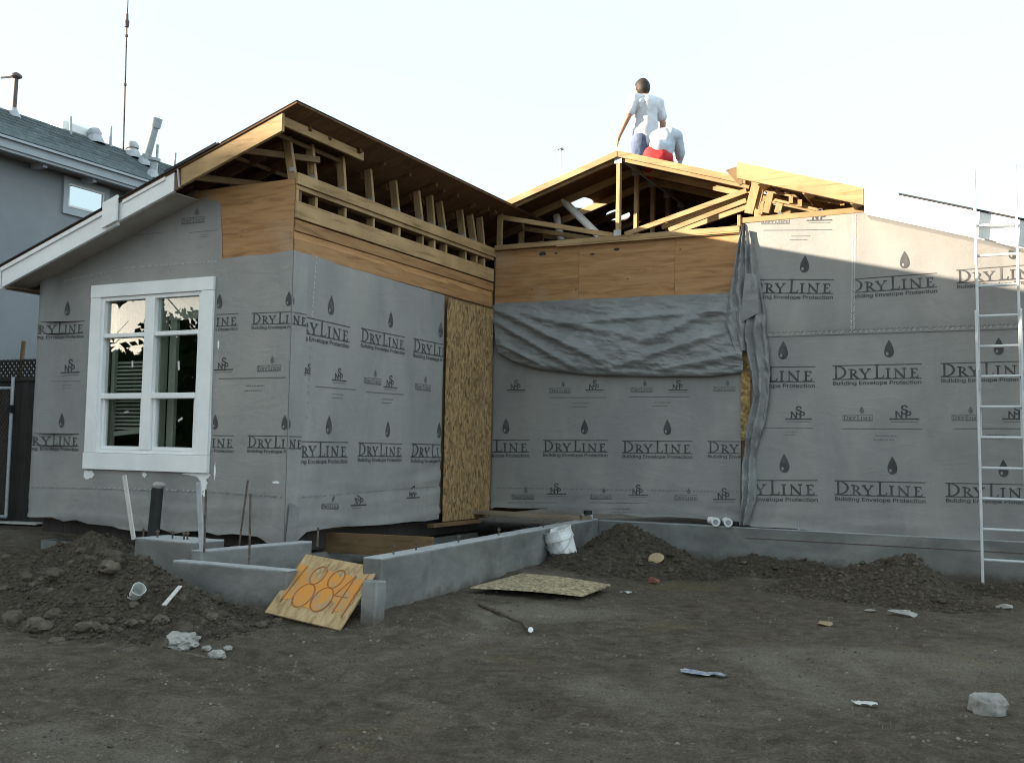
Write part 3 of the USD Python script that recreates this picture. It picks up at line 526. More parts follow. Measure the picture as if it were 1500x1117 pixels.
staples(P4u, wrap_right_up, [(1251, 318), (1248, 486)], 0.03, seed=6); staples(P4u, wrap_right_up, [(1254, 318), (1252, 486)], 0.03, seed=61, skew=-0.5)
staples(P4u, wrap_right_up, [(1130, 488), (1500, 475)], seed=7, mat_=ink_faint); staples(P4u, wrap_right_up, [(1130, 490), (1500, 478)], 0.06, seed=8, mat_=sticker)

# white paint smears round the window
def smear(px, py, w, h, seed):
    c = P1.uz(px, py); g_ = np.random.default_rng(seed); n = 16
    p = Polygon([(c[0] + w * math.cos(t) * g_.uniform(0.6, 1.15), c[1] + h * math.sin(t) * g_.uniform(0.6, 1.2)) for t in np.linspace(0, 2 * math.pi, n, endpoint=False)]).buffer(0)
    v, f = tri2([p]); q = np.cross(v[f[:, 1]] - v[f[:, 0]], v[f[:, 2]] - v[f[:, 0]]); f = np.where((q < 0)[:, None], f[:, ::-1], f)
    obj('paint_smear', P1.mesh(v, f, 0.004), white, wrap_front)
for a in ((131, 694, 0.10, 0.05, 1), (299, 697, 0.10, 0.045, 2), (300, 712, 0.05, 0.10, 3), (213, 695, 0.03, 0.03, 4), (316, 690, 0.014, 0.08, 5), (322, 505, 0.014, 0.05, 6), (283, 694, 0.12, 0.018, 7), (406, 706, 0.05, 0.014, 8), (308, 640, 0.02, 0.25, 9)): smear(*a)

# crawl-space flap and folded bottom corner of the wrap
fl = Plane(0, 0.03, 1, 9)
sheet('wrap_flap', fl, Polygon([(-0.02, 0.36), (0.02, 0.75), (0.16, 0.70), (0.16, 0.44), (0.05, 0.32)]), 0.03, wrap_crumple)

# plywood band, boards and openings ---------------------------------
tear = Polygon([(-1.27, 3.785), (-0.002, 3.785), (-0.002, 3.04), (-0.95, 3.02), (-1.27, 3.5)])
obj('plywood_panel', prism(tear, 1, -0.008, -0.001), ply_x, house, label='orange plywood panel on the gable above the torn wrap')
ZB = (3.112, 3.215, 3.290, 3.396, 3.412, 3.575, 3.690, 3.735, 3.845)
def yboard(name, z0, z1, x0, x1, y0, y1, m=lumber[1], label=None):
    b = chbox((x1 - x0, y1 - y0, z1 - z0), 0.003); b.apply_translation(((x0 + x1) / 2, (y0 + y1) / 2, (z0 + z1) / 2)); return obj(name, b, m, house, label=label)
yboard('side_board', ZB[0] - 0.03, ZB[1] - 0.002, -0.02, 0.014, 0.004, 3.95, ply_y)
yboard('side_board', ZB[1], ZB[2] - 0.004, -0.02, 0.006, 0.004, 3.95, ply_y)
yboard('side_board', ZB[2], ZB[3], -0.02, 0.020, 0.004, 3.96, ply_y)
yboard('side_rail', ZB[4], ZB[5], -0.02, 0.024, 0.004, 3.96)
yboard('side_plate', ZB[6], ZB[7] - 0.003, -0.10, 0.012, 0.004, 3.97)
yboard('side_rail', ZB[7], ZB[8], -0.02, 0.030, 0.004, 3.99)
yboard('corner_post', ZB[5] + 0.002, ZB[6] - 0.002, -0.05, 0.010, 0.006, 0.045, lumber[2])
WEB = [((423, 197), (432, 263)), ((456, 212), (466.5, 258)), ((501, 231), (509, 275)), ((541, 250), (550, 295)), ((578, 266), (587.5, 308)), ((612, 280), (622, 321)),
       ((631, 289), (639, 328)), ((645, 294), (656, 336)), ((675, 308), (684.5, 347)), ((690, 315), (700.5, 353)), ((704, 321), (711.5, 358))]
for (tp, bp) in WEB:
    y = max(at(*bp, 0, 0.0)[1], 0.03); t_ = at(*tp, 1, y)
    a = np.array([-0.045, y, 3.74]); xt = min(t_[0] - 0.02, -0.09); b = np.array([xt, y, float(ztl(xt)) - 0.035])
    obj('truss_web', beam(a, b, 0.038, 0.088, (1, 0, 0)), lumber[2], house)
    obj('cripple_stud', beam((-0.055, y, ZB[5] + 0.002), (-0.055, y, ZB[6] - 0.002), 0.038, 0.088, (1, 0, 0)), lumber[2], house)
    obj('rafter', beam((-3.5, y, float(ztl(-3.5)) - 0.075), (xt - 0.07, y, float(ztl(xt - 0.07)) - 0.075), 0.038, 0.088), deck_mat, house)
    obj('rafter_tail', beam((xt + 0.12, y + 0.04, float(ztl(xt + 0.12)) - 0.042), (0.10 + 0.03 * math.sin(y * 9), y + 0.04, float(ztl(0.10)) - 0.042), 0.038, 0.045), deck_mat, house)
    obj('ceiling_joist', beam((-3.3, y, 3.48), (-0.11, y, 3.48), 0.038, 0.088), darkwood[0], house)
    if y < 3.6: obj('metal_plate', beam((-0.05, y - 0.028, 3.86), (-0.05, y - 0.028, 3.90), 0.003, 0.06, (1, 0, 0)), galv, house)
for y in np.arange(4.6, 8.8, 0.61): obj('rafter', beam((-3.5, y, float(ztl(-3.5)) - 0.075), (0.1, y, float(ztl(0.1)) - 0.075), 0.038, 0.088), deck_mat, house)
obj('osb_panel', beam((0.052, 3.335, 0.43), (0.052, 3.335, 3.04), 1.13, 0.014, (1, 0, 0)), osb_wall, house, label='tall narrow osb sheet nailed over an opening beside the inner corner')
obj('corner_batten', beam((0.03, 3.94, 0.55), (0.03, 3.94, 3.10), 0.03, 0.03, (1, 0, 0)), darkwood[2], house)

# left roof -------------------------------------------------------
slab = lambda x0, x1, t0, t1: Polygon([(x0, float(ztl(x0)) - t1), (x1, float(ztl(x1)) - t1), (x1, float(ztl(x1)) - t0), (x0, float(ztl(x0)) - t0)])
roof_left = obj('roof_deck', prism(slab(-3.63, 0.285, 0.0, 0.018), 1, -0.37, 9.1), deck_mat, house)
obj('roofing_felt', prism(slab(-3.66, -0.62, -0.014, -0.002), 1, -0.385, 9.1), felt, house)
obj('roofing_felt', prism(slab(-0.60, 0.29, -0.008, -0.002), 1, -0.376, 9.1), felt, house)
obj('roofing_felt', prism(slab(-1.30, -0.66, -0.035, -0.016), 1, -0.38, 0.5), felt, house)
def rake(name, x0, x1, d0, d1, y0, y1, m, label=None):
    return obj(name, prism(Polygon([(x0, float(ztl(x0)) - d1), (x1, float(ztl(x1)) - d1), (x1 , float(ztl(x1)) - d0), (x0, float(ztl(x0)) - d0)]), 1, y0, y1), m, house, label=label)
rake('rake_board', -3.62, -1.93, 0.020, 0.235, -0.36, -0.325, white, 'white painted lower rake board')
rake('rake_board', -1.925, -1.19, 0.022, 0.205, -0.357, -0.322, white, 'white painted short rake board')
rake('rake_trim', -3.62, -1.93, 0.020, 0.062, -0.378, -0.361, white)
rake('rake_trim', -1.86, -1.30, 0.020, 0.052, -0.370, -0.358, white)
rake('splice_board', -2.10, -1.90, -0.045, 0.21, -0.40, -0.379, white, 'short white splice board standing above the rake joint')
rake('rake_board', -1.10, 0.11, 0.022, 0.190, -0.355, -0.318, lumber[0], 'bare wood upper rake board')
rake('rake_board_end', -1.185, -1.105, 0.022, 0.205, -0.350, -0.322, darkwood[0])
obj('rake_tie', beam((-1.10, -0.372, float(ztl(-1.10)) - 0.21), (-1.13, -0.372, float(ztl(-1.13)) - 0.02), 0.012, 0.02, (0, 1, 0)), galv, house)
rake('soffit_panel', -3.60, -1.20, 0.205, 0.215, -0.32, -0.003, soffit_mat)
obj('eave_board', box(-3.64, -3.61, -0.36, 9.0, 2.88, 3.10), white, house)
obj('eave_soffit', box(-3.61, -3.46, -0.32, 9.0, 2.885, 2.897), darkwood[1], house)
for x in (-0.62, -0.12, -1.02): obj('lookout', beam((x, -0.315, float(ztl(x)) - 0.064), (x, 0.8, float(ztl(x)) - 0.064), 0.088, 0.038, (SL, 0, 1)), darkwood[1], house)
for x in (-0.95, -0.35): obj('soffit_strut', beam((x, -0.31, float(ztl(x)) - 0.16), (x + 0.35, 0.35, float(ztl(x)) - 0.12), 0.038, 0.06), darkwood[1], house)
obj('blocking', beam((-2.7, 0.02, 3.42), (-1.3, 0.02, 3.42 + 1.4 * SL), 0.04, 0.09), lumber[0], house)
zr = float(ztl(0.06))
obj('ridge_board', beam((0.075, -0.33, zr - 0.065), (0.075, 0.96, zr - 0.065), 0.034, 0.088), lumber[1], house)

# back wall plywood, plate ------------------------------------------
for k, (x0, x1) in enumerate(((0.028, 1.19), (1.193, 2.42), (2.423, 3.215))):
    obj('plywood_panel', prism(sbox(x0, 3.10, x1, 3.812), 1, L - 0.010, L - 0.001), ply_x, house)
obj('top_plate', beam((0.03, L - 0.012, 3.848), (3.20, L - 0.012, 3.848), 0.09, 0.062), lumber[0], house)
obj('plate_lip', beam((0.9, L - 0.056, 3.806), (3.20, L - 0.056, 3.806), 0.02, 0.014), lumber[0], house)
def hole(px, py, r):
    c = P3.uz(px, py); g_ = np.random.default_rng(int(px)); obj('broken_hole', prism(Polygon([(c[0] + r * 1.6 * math.cos(t) * g_.uniform(.6, 1.1), c[1] + r * .7 * math.sin(t) * g_.uniform(.6, 1.1)) for t in np.linspace(0, 6.28, 11)[:-1]]), 1, L - 0.0125, L - 0.0105), felt, house)
for a in ((795, 372, 0.04), (868, 372.5, 0.022), (904, 365, 0.03), (815, 371, 0.015)): hole(*a)

# right roof trusses ------------------------------------------------
TY = [L + 0.03 + 0.62 * k for k in range(8)]
for k, y in enumerate(TY):
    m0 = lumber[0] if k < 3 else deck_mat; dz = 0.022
    xl, xr = 0.02, 8.6 if k else 3.30
    obj('top_chord', beam((xl, y, float(ztr(xl)) - dz - 0.044), (RX, y, RZ - dz - 0.044), 0.038, 0.088), m0, house)
    obj('top_chord', beam((RX, y, RZ - dz - 0.044), (xr, y, float(ztr(xr)) - dz - 0.044), 0.038, 0.088), m0, house)
    obj('king_post', beam((RX, y, 3.885), (RX, y, RZ - 0.13), 0.048, 0.07, (0, 1, 0)), lumber[2], house)
    obj('heel_post', beam((0.06, y, 3.885), (0.06, y, float(ztr(0.06)) - 0.11), 0.038, 0.072, (1, 0, 0)), lumber[2], house)
    if k: obj('heel_post', beam((3.24, y, 3.76), (3.24, y, float(ztr(3.24)) - 0.11), 0.038, 0.088, (1, 0, 0)), lumber[2], house)
    obj('brace', beam((0.08, y + 0.042, float(ztr(0.06)) - 0.15 - 0.02 * (k % 2)), (1.62, y + 0.042, 3.91), 0.038, 0.06), lumber[0], house)
    obj('brace', beam((3.25, y + 0.042, float(ztr(3.25)) - 0.13), (1.76, y + 0.042, 3.91), 0.038, 0.06), lumber[0], house)
    obj('gusset_plate', box(RX - 0.045, RX + 0.045, y - 0.04, y - 0.036, 3.86, 3.96), galv, house)
    obj('gusset_plate', box(RX - 0.05, RX + 0.05, y - 0.04, y - 0.036, RZ - 0.15, RZ - 0.045), galv, house)
    if k: obj('ceiling_joist', beam((0.0, y, 3.80), (8.4, y, 3.80), 0.038, 0.088), darkwood[0], house)
obj('ridge_beam', beam((RX + 0.06, L + 0.05, RZ - 0.115), (RX + 0.06, 10.7, RZ - 0.115), 0.03, 0.05), galv, house)
obj('brace', beam((3.27, L - 0.02, 4.17), (2.35, L - 0.02, 3.90), 0.036, 0.055), lumber[0], house)
obj('brace', beam((3.27, L + 0.16, 4.29), (2.2, L + 0.16, 3.98), 0.036, 0.055), lumber[0], house)
# decks: left slope (with two vent holes), right slope behind, right slope over the gable overhang
def roof_hit(px, py):
    d = (px - 750) / FPX * rt - (py - 558.5) / FPX * upv + fw; n = np.array([-0.317, 0, 1.0]); q = np.array([RX, 0, RZ - 0.02]); t = ((q - CAM) @ n) / (d @ n); return CAM + t * d
def deckslab(poly, slope, z0, x0):
    m = trimesh.creation.extrude_polygon(poly, 0.018, engine='earcut'); v = np.array(m.vertices); v[:, 2] += z0 + slope * (v[:, 0] - x0) - 0.018; return trimesh.Trimesh(v, m.faces, process=False)
dl = sbox(0.0, 3.99, RX, 10.9)
for px, py, ry in ((851, 299, 0.30), (905, 316, 0.30)):
    h = roof_hit(px, py); dl = dl.difference(affinity.scale(Point(h[0], h[1]).buffer(1, 10), 0.15, ry))
obj('roof_deck', deckslab(dl, 0.317, RZ, RX), deck_mat, house)
obj('roof_deck', deckslab(sbox(RX, 3.99, 3.262, 10.9), -0.317, RZ, RX), deck_mat, house)
obj('roof_deck', deckslab(sbox(3.265, 3.684, 8.8, 10.9), -0.317, RZ + 0.098, RX), deck_mat, house)
obj('roofing_felt', deckslab(sbox(4.95, 3.63, 8.8, 10.9), -0.317, RZ + 0.120, RX), felt, house)
obj('roofing_felt', deckslab(sbox(0.55, 3.985, RX - 0.1, 6.0).intersection(dl.buffer(0.01)), 0.317, RZ + 0.013, RX), felt, house)
def rrake(name, x0, x1, d0, d1, y0, y1, m, label=None):
    return obj(name, prism(Polygon([(x0, float(ztr(x0)) - d1), (x1, float(ztr(x1)) - d1), (x1, float(ztr(x1)) - d0), (x0, float(ztr(x0)) - d0)]), 1, y0, y1), m, house, label=label)
rrake('rake_board', 0.02, RX - 0.005, 0.0, 0.075, 3.955, 3.988, lumber[0]); rrake('rake_board', RX + 0.005, 3.26, 0.0, 0.075, 3.955, 3.988, lumber[0])
DZ = 0.07
rrake('rake_board', 3.245, 4.60, -0.098, 0.085, 3.64, 3.678, lumber[0], 'sunlit bare wood rake board on the right gable')
rrake('rake_board', 4.605, 8.7, -0.098, 0.165, 3.645, 3.68, white, 'sunlit white rake board on the right gable')
rrake('soffit_panel', 4.62, 8.7, 0.16, 0.172, 3.682, 3.985, white)
obj('rake_board_end', prism(Polygon([(3.10, 4.47), (3.24, 4.50), (3.30, 4.30), (3.26, 4.28)]), 1, 3.70, 3.73), darkwood[0], house)
obj('upper_plate', beam((3.20, L - 0.02, 3.935), (4.60, L - 0.02, 3.945), 0.07, 0.062), lumber[0], house)
obj('plate_end', beam((3.195, L - 0.045, 3.87), (3.195, L - 0.045, 4.0), 0.05, 0.04, (1, 0, 0)), lumber[2], house)
for (tp, bp, w) in (((1110, 262), (1097, 313), 0.10), ((1118, 268), (1110, 306), 0.05), ((1130, 280), (1122, 312), 0.075), ((1143, 298), (1139, 312), 0.075), ((1117, 295), (1114, 314), 0.05)):
    y = L - 0.03 if w > 0.09 else L - 0.005; a = at(*tp, 1, y); b = at(*bp, 1, y); obj('gable_stud', beam(a, b, 0.038, w, (1, 0, 0)), lumber[2], house)
for (a, b) in (((1122, 279), (1160, 287)), ((1135, 293), (1200, 308)), ((1190, 291), (1237, 299)), ((1160, 283), (1172, 295))):
    obj('gable_block', beam(at(*a, 1, L - 0.01), at(*b, 1, L - 0.01), 0.038, 0.03), lumber[0], house)
for px, py in ((1139, 274), (1153, 278), (1159, 293), (1172, 298), (1217, 292), (1234, 296)): 
    c = at(px, py, 1, L - 0.05); obj('gable_block', box(c[0] - 0.022, c[0] + 0.022, L - 0.07, L - 0.03, c[2] - 0.04, c[2] + 0.04), lumber[2], house)
for x in (3.5, 4.0, 4.5, 5.1, 5.7): obj('lookout', beam((x, 3.69, float(ztr(x)) - 0.06), (x, 4.6, float(ztr(x)) - 0.06), 0.088, 0.038, (-0.317, 0, 1)), lumber[1], house)

# pipes in the open roof
pa, pb, pc = at(818, 274, 1, 4.7), at(819, 288, 1, 4.7), at(879, 347, 1, 4.5)
pipe = obj('waste_pipe', tube([pa + [0, 0, 0.04], pa, pb, pb + 0.12 * (pc - pb) + [0, 0, -0.0], pc], 0.05, 14), pvc, house, 40, 'bent white waste pipe in the open roof')
pa2, pb2 = at(811, 297, 1, 5.1), at(822, 352, 1, 5.1); obj('waste_pipe', tube([pa2, pb2], 0.05, 12), pvc, house, 40)

# loose wrap sagging from the top of the back wall ---------------------
def ridged(p, seed, k): return 1 - np.abs(2 * meshkit.fbm(p * k, 2, seed) - 1) * 2.2
def coons(top, bot, nu, nv):
    """Grid between two polylines given in (u, z)."""
    top, bot = np.array(top, float), np.array(bot, float)
    def res(p):
        d = np.r_[0, np.cumsum(np.linalg.norm(np.diff(p, axis=0), axis=1))]; t = np.linspace(0, d[-1], nu); return np.stack([np.interp(t, d, p[:, k]) for k in range(2)], 1)
    a, b = res(top), res(bot); v = np.linspace(0, 1, nv)[None, :, None]; return a[:, None] * (1 - v) + b[:, None] * v
def gridmesh(P):
    nu, nv = P.shape[:2]; I = np.arange(nu * nv).reshape(nu, nv); q = np.stack([I[:-1, :-1], I[:-1, 1:], I[1:, 1:], I[1:, :-1]], -1).reshape(-1, 4); return (P.reshape(-1, 3), q)
def seg_dist(p, a, b):
    a, b = np.array(a), np.array(b); d = b - a; t = np.clip(((p - a) @ d) / (d @ d), 0, 1); return np.linalg.norm(p - (a + t[..., None] * d), axis=-1), t
topu = [P3.uz(*p) for p in ((722, 447), (760, 443), (860, 438.5), (960, 434), (1092, 428))]
botu = [P3.uz(*p) for p in ((737, 520), (757, 531), (790, 541), (870, 550), (960, 552), (1040, 552), (1092, 546))]
Gd = coons(topu, botu, 300, 110); vv = np.linspace(0, 1, 110)[None, :] * np.ones((300, 1))
px_folds = [((724, 450), (885, 528), 0.075, 0.05), ((728, 470), (850, 540), 0.06, 0.045), ((745, 455), (960, 500), 0.045, 0.05), ((1080, 440), (930, 510), 0.05, 0.06), ((1085, 480), (900, 540), 0.055, 0.05), ((1085, 520), (960, 545), 0.04, 0.04), ((740, 505), (800, 535), 0.04, 0.03), ((1070, 455), (780, 478), 0.03, 0.035)]
dd = 0.03 + 0.10 * np.sin(vv * math.pi * 0.62) ** 2 + 0.02 * (meshkit.fbm(np.stack([Gd[..., 0] * 4, Gd[..., 1] * 9, Gd[..., 0] * 0], -1), 4, 3) - 0.5) * 3 * vv
for a, b, am, w in px_folds:
    ds, t = seg_dist(Gd, P3.uz(*a), P3.uz(*b)); dd = dd + am * np.exp(-(ds / w) ** 2) * (0.35 + 0.65 * np.sin(np.clip(t, 0, 1) * math.pi)) * np.minimum(1, vv * 6)
q3 = np.stack([Gd[..., 0] * 0.8 - Gd[..., 1] * 0.3, Gd[..., 1] * 2.4 + Gd[..., 0] * 0.3, 0 * Gd[..., 0]], -1)
dd = dd + np.minimum(1, vv * 5) * (0.017 * (ridged(q3, 41, 2.0) - 0.5) + 0.009 * (ridged(q3, 42, 5.5) - 0.5) + 0.004 * (ridged(q3, 43, 13.0) - 0.5))
dd[:, -5:] = dd[:, -5:] * np.array([0.99, 0.97, 0.93, 0.86, 0.75])[None]; dd = np.maximum(dd, 0.016)
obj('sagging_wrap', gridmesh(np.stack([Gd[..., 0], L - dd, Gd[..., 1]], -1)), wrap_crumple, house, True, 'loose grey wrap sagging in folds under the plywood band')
def ribbon(name, pts, hw, y0, nf, amp, seed, label=None, n=200, m=54, mat_=wrap_crumple, taper=None):
    """A bunched length of wrap following the photo points pts, hw half widths in pixels."""
    c = np.array([P3.uz(*p) for p in pts]); h = np.array(hw, float) / 145.0
    d = np.r_[0, np.cumsum(np.linalg.norm(np.diff(c, axis=0), axis=1))]; t = np.linspace(0, d[-1], n)
    cu = np.stack([np.interp(t, d, c[:, k]) for k in range(2)], 1); hh = np.interp(t, d, h); v = np.linspace(-1, 1, m); g_ = np.random.default_rng(seed)
    U = cu[:, None, 0] + hh[:, None] * v[None]; Z = cu[:, None, 1] + 0 * U
    ph = v[None] * nf * math.pi + 0.9 * np.sin(t[:, None] * 2.1 + seed) + 1.3 * (meshkit.noise(np.stack([t[:, None] * 2 + 0 * U, v[None] + 0 * U, 0 * U], -1), seed) - 0.5)
    D = 0.035 + np.minimum(hh[:, None], 0.09) * (1.05 * np.sqrt(np.clip(1 - v[None] ** 2, 0, 1))) + amp * np.sin(ph) + 0.035 * (meshkit.fbm(np.stack([U * 7, Z * 7, 0 * U], -1), 4, seed) - 0.5)
    q3 = np.stack([U * 2.6 + Z * 0.5, Z * 0.8, 0 * U], -1); D = D + 0.024 * (ridged(q3, seed + 60, 3.0) - 0.5) + 0.014 * (ridged(q3, seed + 61, 8.0) - 0.5); D = np.maximum(D, 0.012)
    U = U + 0.02 * (meshkit.noise(np.stack([t[:, None] * 6 + 0 * U, v[None] * 0 + 0 * U, 0 * U], -1), seed + 1) - 0.5)
    return obj(name, gridmesh(np.stack([U, y0 - D, Z], -1)), mat_, house, True, label)
ribbon('bunched_wrap', [(1092, 330), (1088, 380), (1082, 430), (1083, 480), (1088, 515)], [3, 11, 17, 26, 14], L, 2.6, 0.030, 2, 'bunched grey wrap gathered at the edge of the right wall')
ribbon('bunched_wrap', [(1099, 340), (1103, 400), (1107, 450), (1109, 500), (1114, 540), (1116, 580), (1107, 625), (1100, 660), (1098, 700), (1097, 735), (1092, 768)], [7, 12, 17, 19, 17, 13, 15, 10, 13, 12, 7], L - 0.01, 2.2, 0.026, 5)
ribbon('bunched_wrap', [(721, 452), (719, 520), (715, 600), (713, 680), (712, 745)], [6, 9, 7, 6, 5], L, 1.4, 0.015, 9, n=120, m=24)
ft = Plane(1, L - 0.14, -1, 12)
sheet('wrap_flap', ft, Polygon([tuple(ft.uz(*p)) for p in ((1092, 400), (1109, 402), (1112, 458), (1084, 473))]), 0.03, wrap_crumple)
c0, c1 = P3.uz(1088, 515), P3.uz(1098, 645)
obj('osb_strip', box(c0[0] - 0.005, c1[0] + 0.02, L - 0.05, L - 0.034, c1[1], c0[1]), osb('osb_yellow', (0.33, 0.21, 0.085)), house, label='narrow yellow osb strip showing between the wraps')

# ------------------------------------------------------------------ window
win = obj('window', cat(box(-2.62, -0.93, -0.045, 0.0, 2.775, 2.905), box(-2.62, -2.475, -0.04, 0.0, 1.165, 2.772), box(-1.085, -0.93, -0.04, 0.0, 1.165, 2.772), box(-2.625, -0.925, -0.048, 0.0, 0.995, 1.162)), white, house, label='white double window with painted trim')
obj('sash_frame', cat(box(-2.475, -2.43, -0.022, 0.06, 1.165, 2.772), box(-1.13, -1.087, -0.022, 0.06, 1.165, 2.772), box(-2.43, -1.13, -0.022, 0.06, 2.735, 2.772), box(-2.43, -1.13, -0.022, 0.06, 1.165, 1.20)), white, win)
obj('mullion', box(-1.845, -1.715, -0.030, 0.06, 1.202, 2.733), white, win)
for x0, x1 in ((-2.428, -1.848), (-1.712, -1.132)):
    obj('muntin', chbox((x1 - x0, 0.05, 0.045), 0.006).apply_translation(((x0 + x1) / 2, 0.0, 2.37)), white, win)
    obj('meeting_rail', chbox((x1 - x0, 0.07, 0.058), 0.006).apply_translation(((x0 + x1) / 2, 0.0, 1.745)), white, win)
    obj('lower_sash', cat(box(x0 + .001, x0 + 0.035, 0.0, 0.05, 1.202, 1.715), box(x1 - 0.035, x1 - .001, 0.0, 0.05, 1.202, 1.715), box(x0 + 0.036, x1 - 0.036, 0.0, 0.05, 1.202, 1.235)), white, win)
    for z0, z1, y in ((2.393, 2.732, 0.02), (1.775, 2.347, 0.02), (1.236, 1.715, 0.03)): obj('pane', box(x0 + 0.002, x1 - 0.002, y, y + 0.004, z0, z1), glass, win)
for px, py, w, h, a in ((260, 535, 0.016, 0.09, 0.1), (192, 533, 0.014, 0.07, 0.05), (182, 603, 0.05, 0.016, 0.1), (261, 614, 0.055, 0.02, 0.5)):
    c = P1.uz(px, py); b = box(-w / 2 - .004, w / 2 + .004, -.0005, .0005, -h / 2, h / 2); b.apply_transform(trimesh.transformations.rotation_matrix(-a if w < h else -a, [0, 1, 0])); b.apply_translation((c[0], 0.017 if c[1] > 1.74 else 0.027, c[1])); obj('sticker', b, sticker, win)
# dark room behind it: side walls, back wall, blinds on the left light
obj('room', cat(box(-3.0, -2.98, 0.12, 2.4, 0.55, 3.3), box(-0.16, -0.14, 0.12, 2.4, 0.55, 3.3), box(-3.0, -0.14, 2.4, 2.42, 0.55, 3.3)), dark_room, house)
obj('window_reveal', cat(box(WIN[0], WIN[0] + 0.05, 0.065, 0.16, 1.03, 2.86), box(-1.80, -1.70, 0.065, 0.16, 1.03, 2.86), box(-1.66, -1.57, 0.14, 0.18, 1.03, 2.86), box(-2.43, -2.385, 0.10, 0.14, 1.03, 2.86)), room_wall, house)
for k in range(18): obj('blind_slat', beam((-2.37, 0.12, 2.10 - k * 0.040), (-1.86, 0.12, 2.10 - k * 0.040), 0.032, 0.003, (0, -0.75, 0.65)), blind_mat, house)
obj('blind_rail', beam((-2.37, 0.12, 1.36), (-1.86, 0.12, 1.405), 0.03, 0.05), blind_mat, house)
obj('blind_rail', beam((-1.66, 0.13, 2.62), (-1.10, 0.13, 2.62), 0.03, 0.2), blind_mat, house)

# ------------------------------------------------------------------ foundations
found = thing('foundation', 'grey concrete stem wall under the right half of the house', 'foundation')
fp = Polygon([(1.62, 0.0), (8.6, 0.0), (8.6, 0.455), (1.62, 0.455)])
obj('stem_wall', box(1.50, 8.6, 3.93, 4.13, -0.15, 0.452), concrete, found)
obj('top_cap', box(1.50, 8.6, 3.928, 4.13, 0.4525, 0.462), concrete_top, found)
obj('form_line', box(3.3, 8.6, 3.9265, 3.9295, 0.342, 0.350), rust, found)
obj('form_line', box(6.1, 8.6, 3.915, 3.9295, 0.04, 0.075), concrete_top, found)
oldf = thing('old_foundation', 'low old concrete footing half buried under the left wing', 'foundation')
obj('stem_wall', box(-3.40, 0.0, 0.12, 0.32, -0.1, 0.21), concrete, oldf); obj('stem_wall', box(-0.30, -0.10, 0.33, 3.90, -0.1, 0.23), concrete, oldf)
porch = thing('porch_foundation', 'new low concrete porch foundation ring in front of the inner corner', 'foundation')
ctop = 0.47
def rough_c(m, amp=0.007):
    v, f = trimesh.remesh.subdivide_to_size(m.vertices, m.faces, 0.06); m = trimesh.Trimesh(v, f); v = np.array(m.vertices); n = np.array(m.vertex_normals)
    m.vertices = v + n * (amp * 2 * (meshkit.fbm(v * 9.0, 4, 31) - 0.5))[:, None]; return m
def wallseg(a, b, w, z0=-0.2, z1=ctop, m=concrete, name='stem_wall'):
    a, b = np.array(a, float), np.array(b, float); obj(name, rough_c(beam((*a, (z0 + z1) / 2), (*b, (z0 + z1) / 2), w, z1 - z0, c=0.010)), m, porch, 45)
    obj('top_cap', rough_c(beam((*a, z1 + 0.001), (*b, z1 + 0.001), w - 0.010, 0.012, c=0.003), 0.004), concrete_top, porch, 45)
wallseg((1.925, -1.36), (1.45, 3.90), 0.16); wallseg((0.12, -1.43), (1.26, -1.43), 0.13, z1=0.345); wallseg((0.20, -1.32), (0.35, -0.1), 0.13, z1=0.415)
wallseg((-0.58, -1.04), (0.10, -1.08), 0.36, -0.2, 0.468, name='pier_block'); zb = 0.468
obj('corner_pier', rough_c(beam((2.045, -1.53, -0.12), (2.045, -1.50, 0.34), 0.13, 0.13, (1, 0, 0), 0.012)), concrete, porch, 45, label='short grey concrete pier at the near corner')
bolts = []
for px, py in ((210, 782), (231, 777), (253, 778), (270, 776), (275, 777)):
    p = at(px, py, 1, -1.1); bolts.append((p[0], p[1], zb))
for t in (0.06, 0.13, 0.28, 0.45, 0.68, 0.92): bolts.append((1.925 - 0.475 * t, -1.36 + 5.26 * t, ctop))
for k, (x, y, z) in enumerate(bolts): obj('anchor_bolt', cat(tube([(x, y, z - 0.05), (x, y, z + 0.075)], 0.008, 6), lathe([(0, 0), (0.017, 0), (0.017, 0.014), (0, 0.014)], 6, (x, y, z + 0.05))), rust, porch)
for px in (1046, 1170): 
    p = at(px, 765, 1, 3.97); obj('anchor_bolt', tube([(p[0], 3.97, 0.45), (p[0], 3.97, 0.53)], 0.008, 6), galv, found)

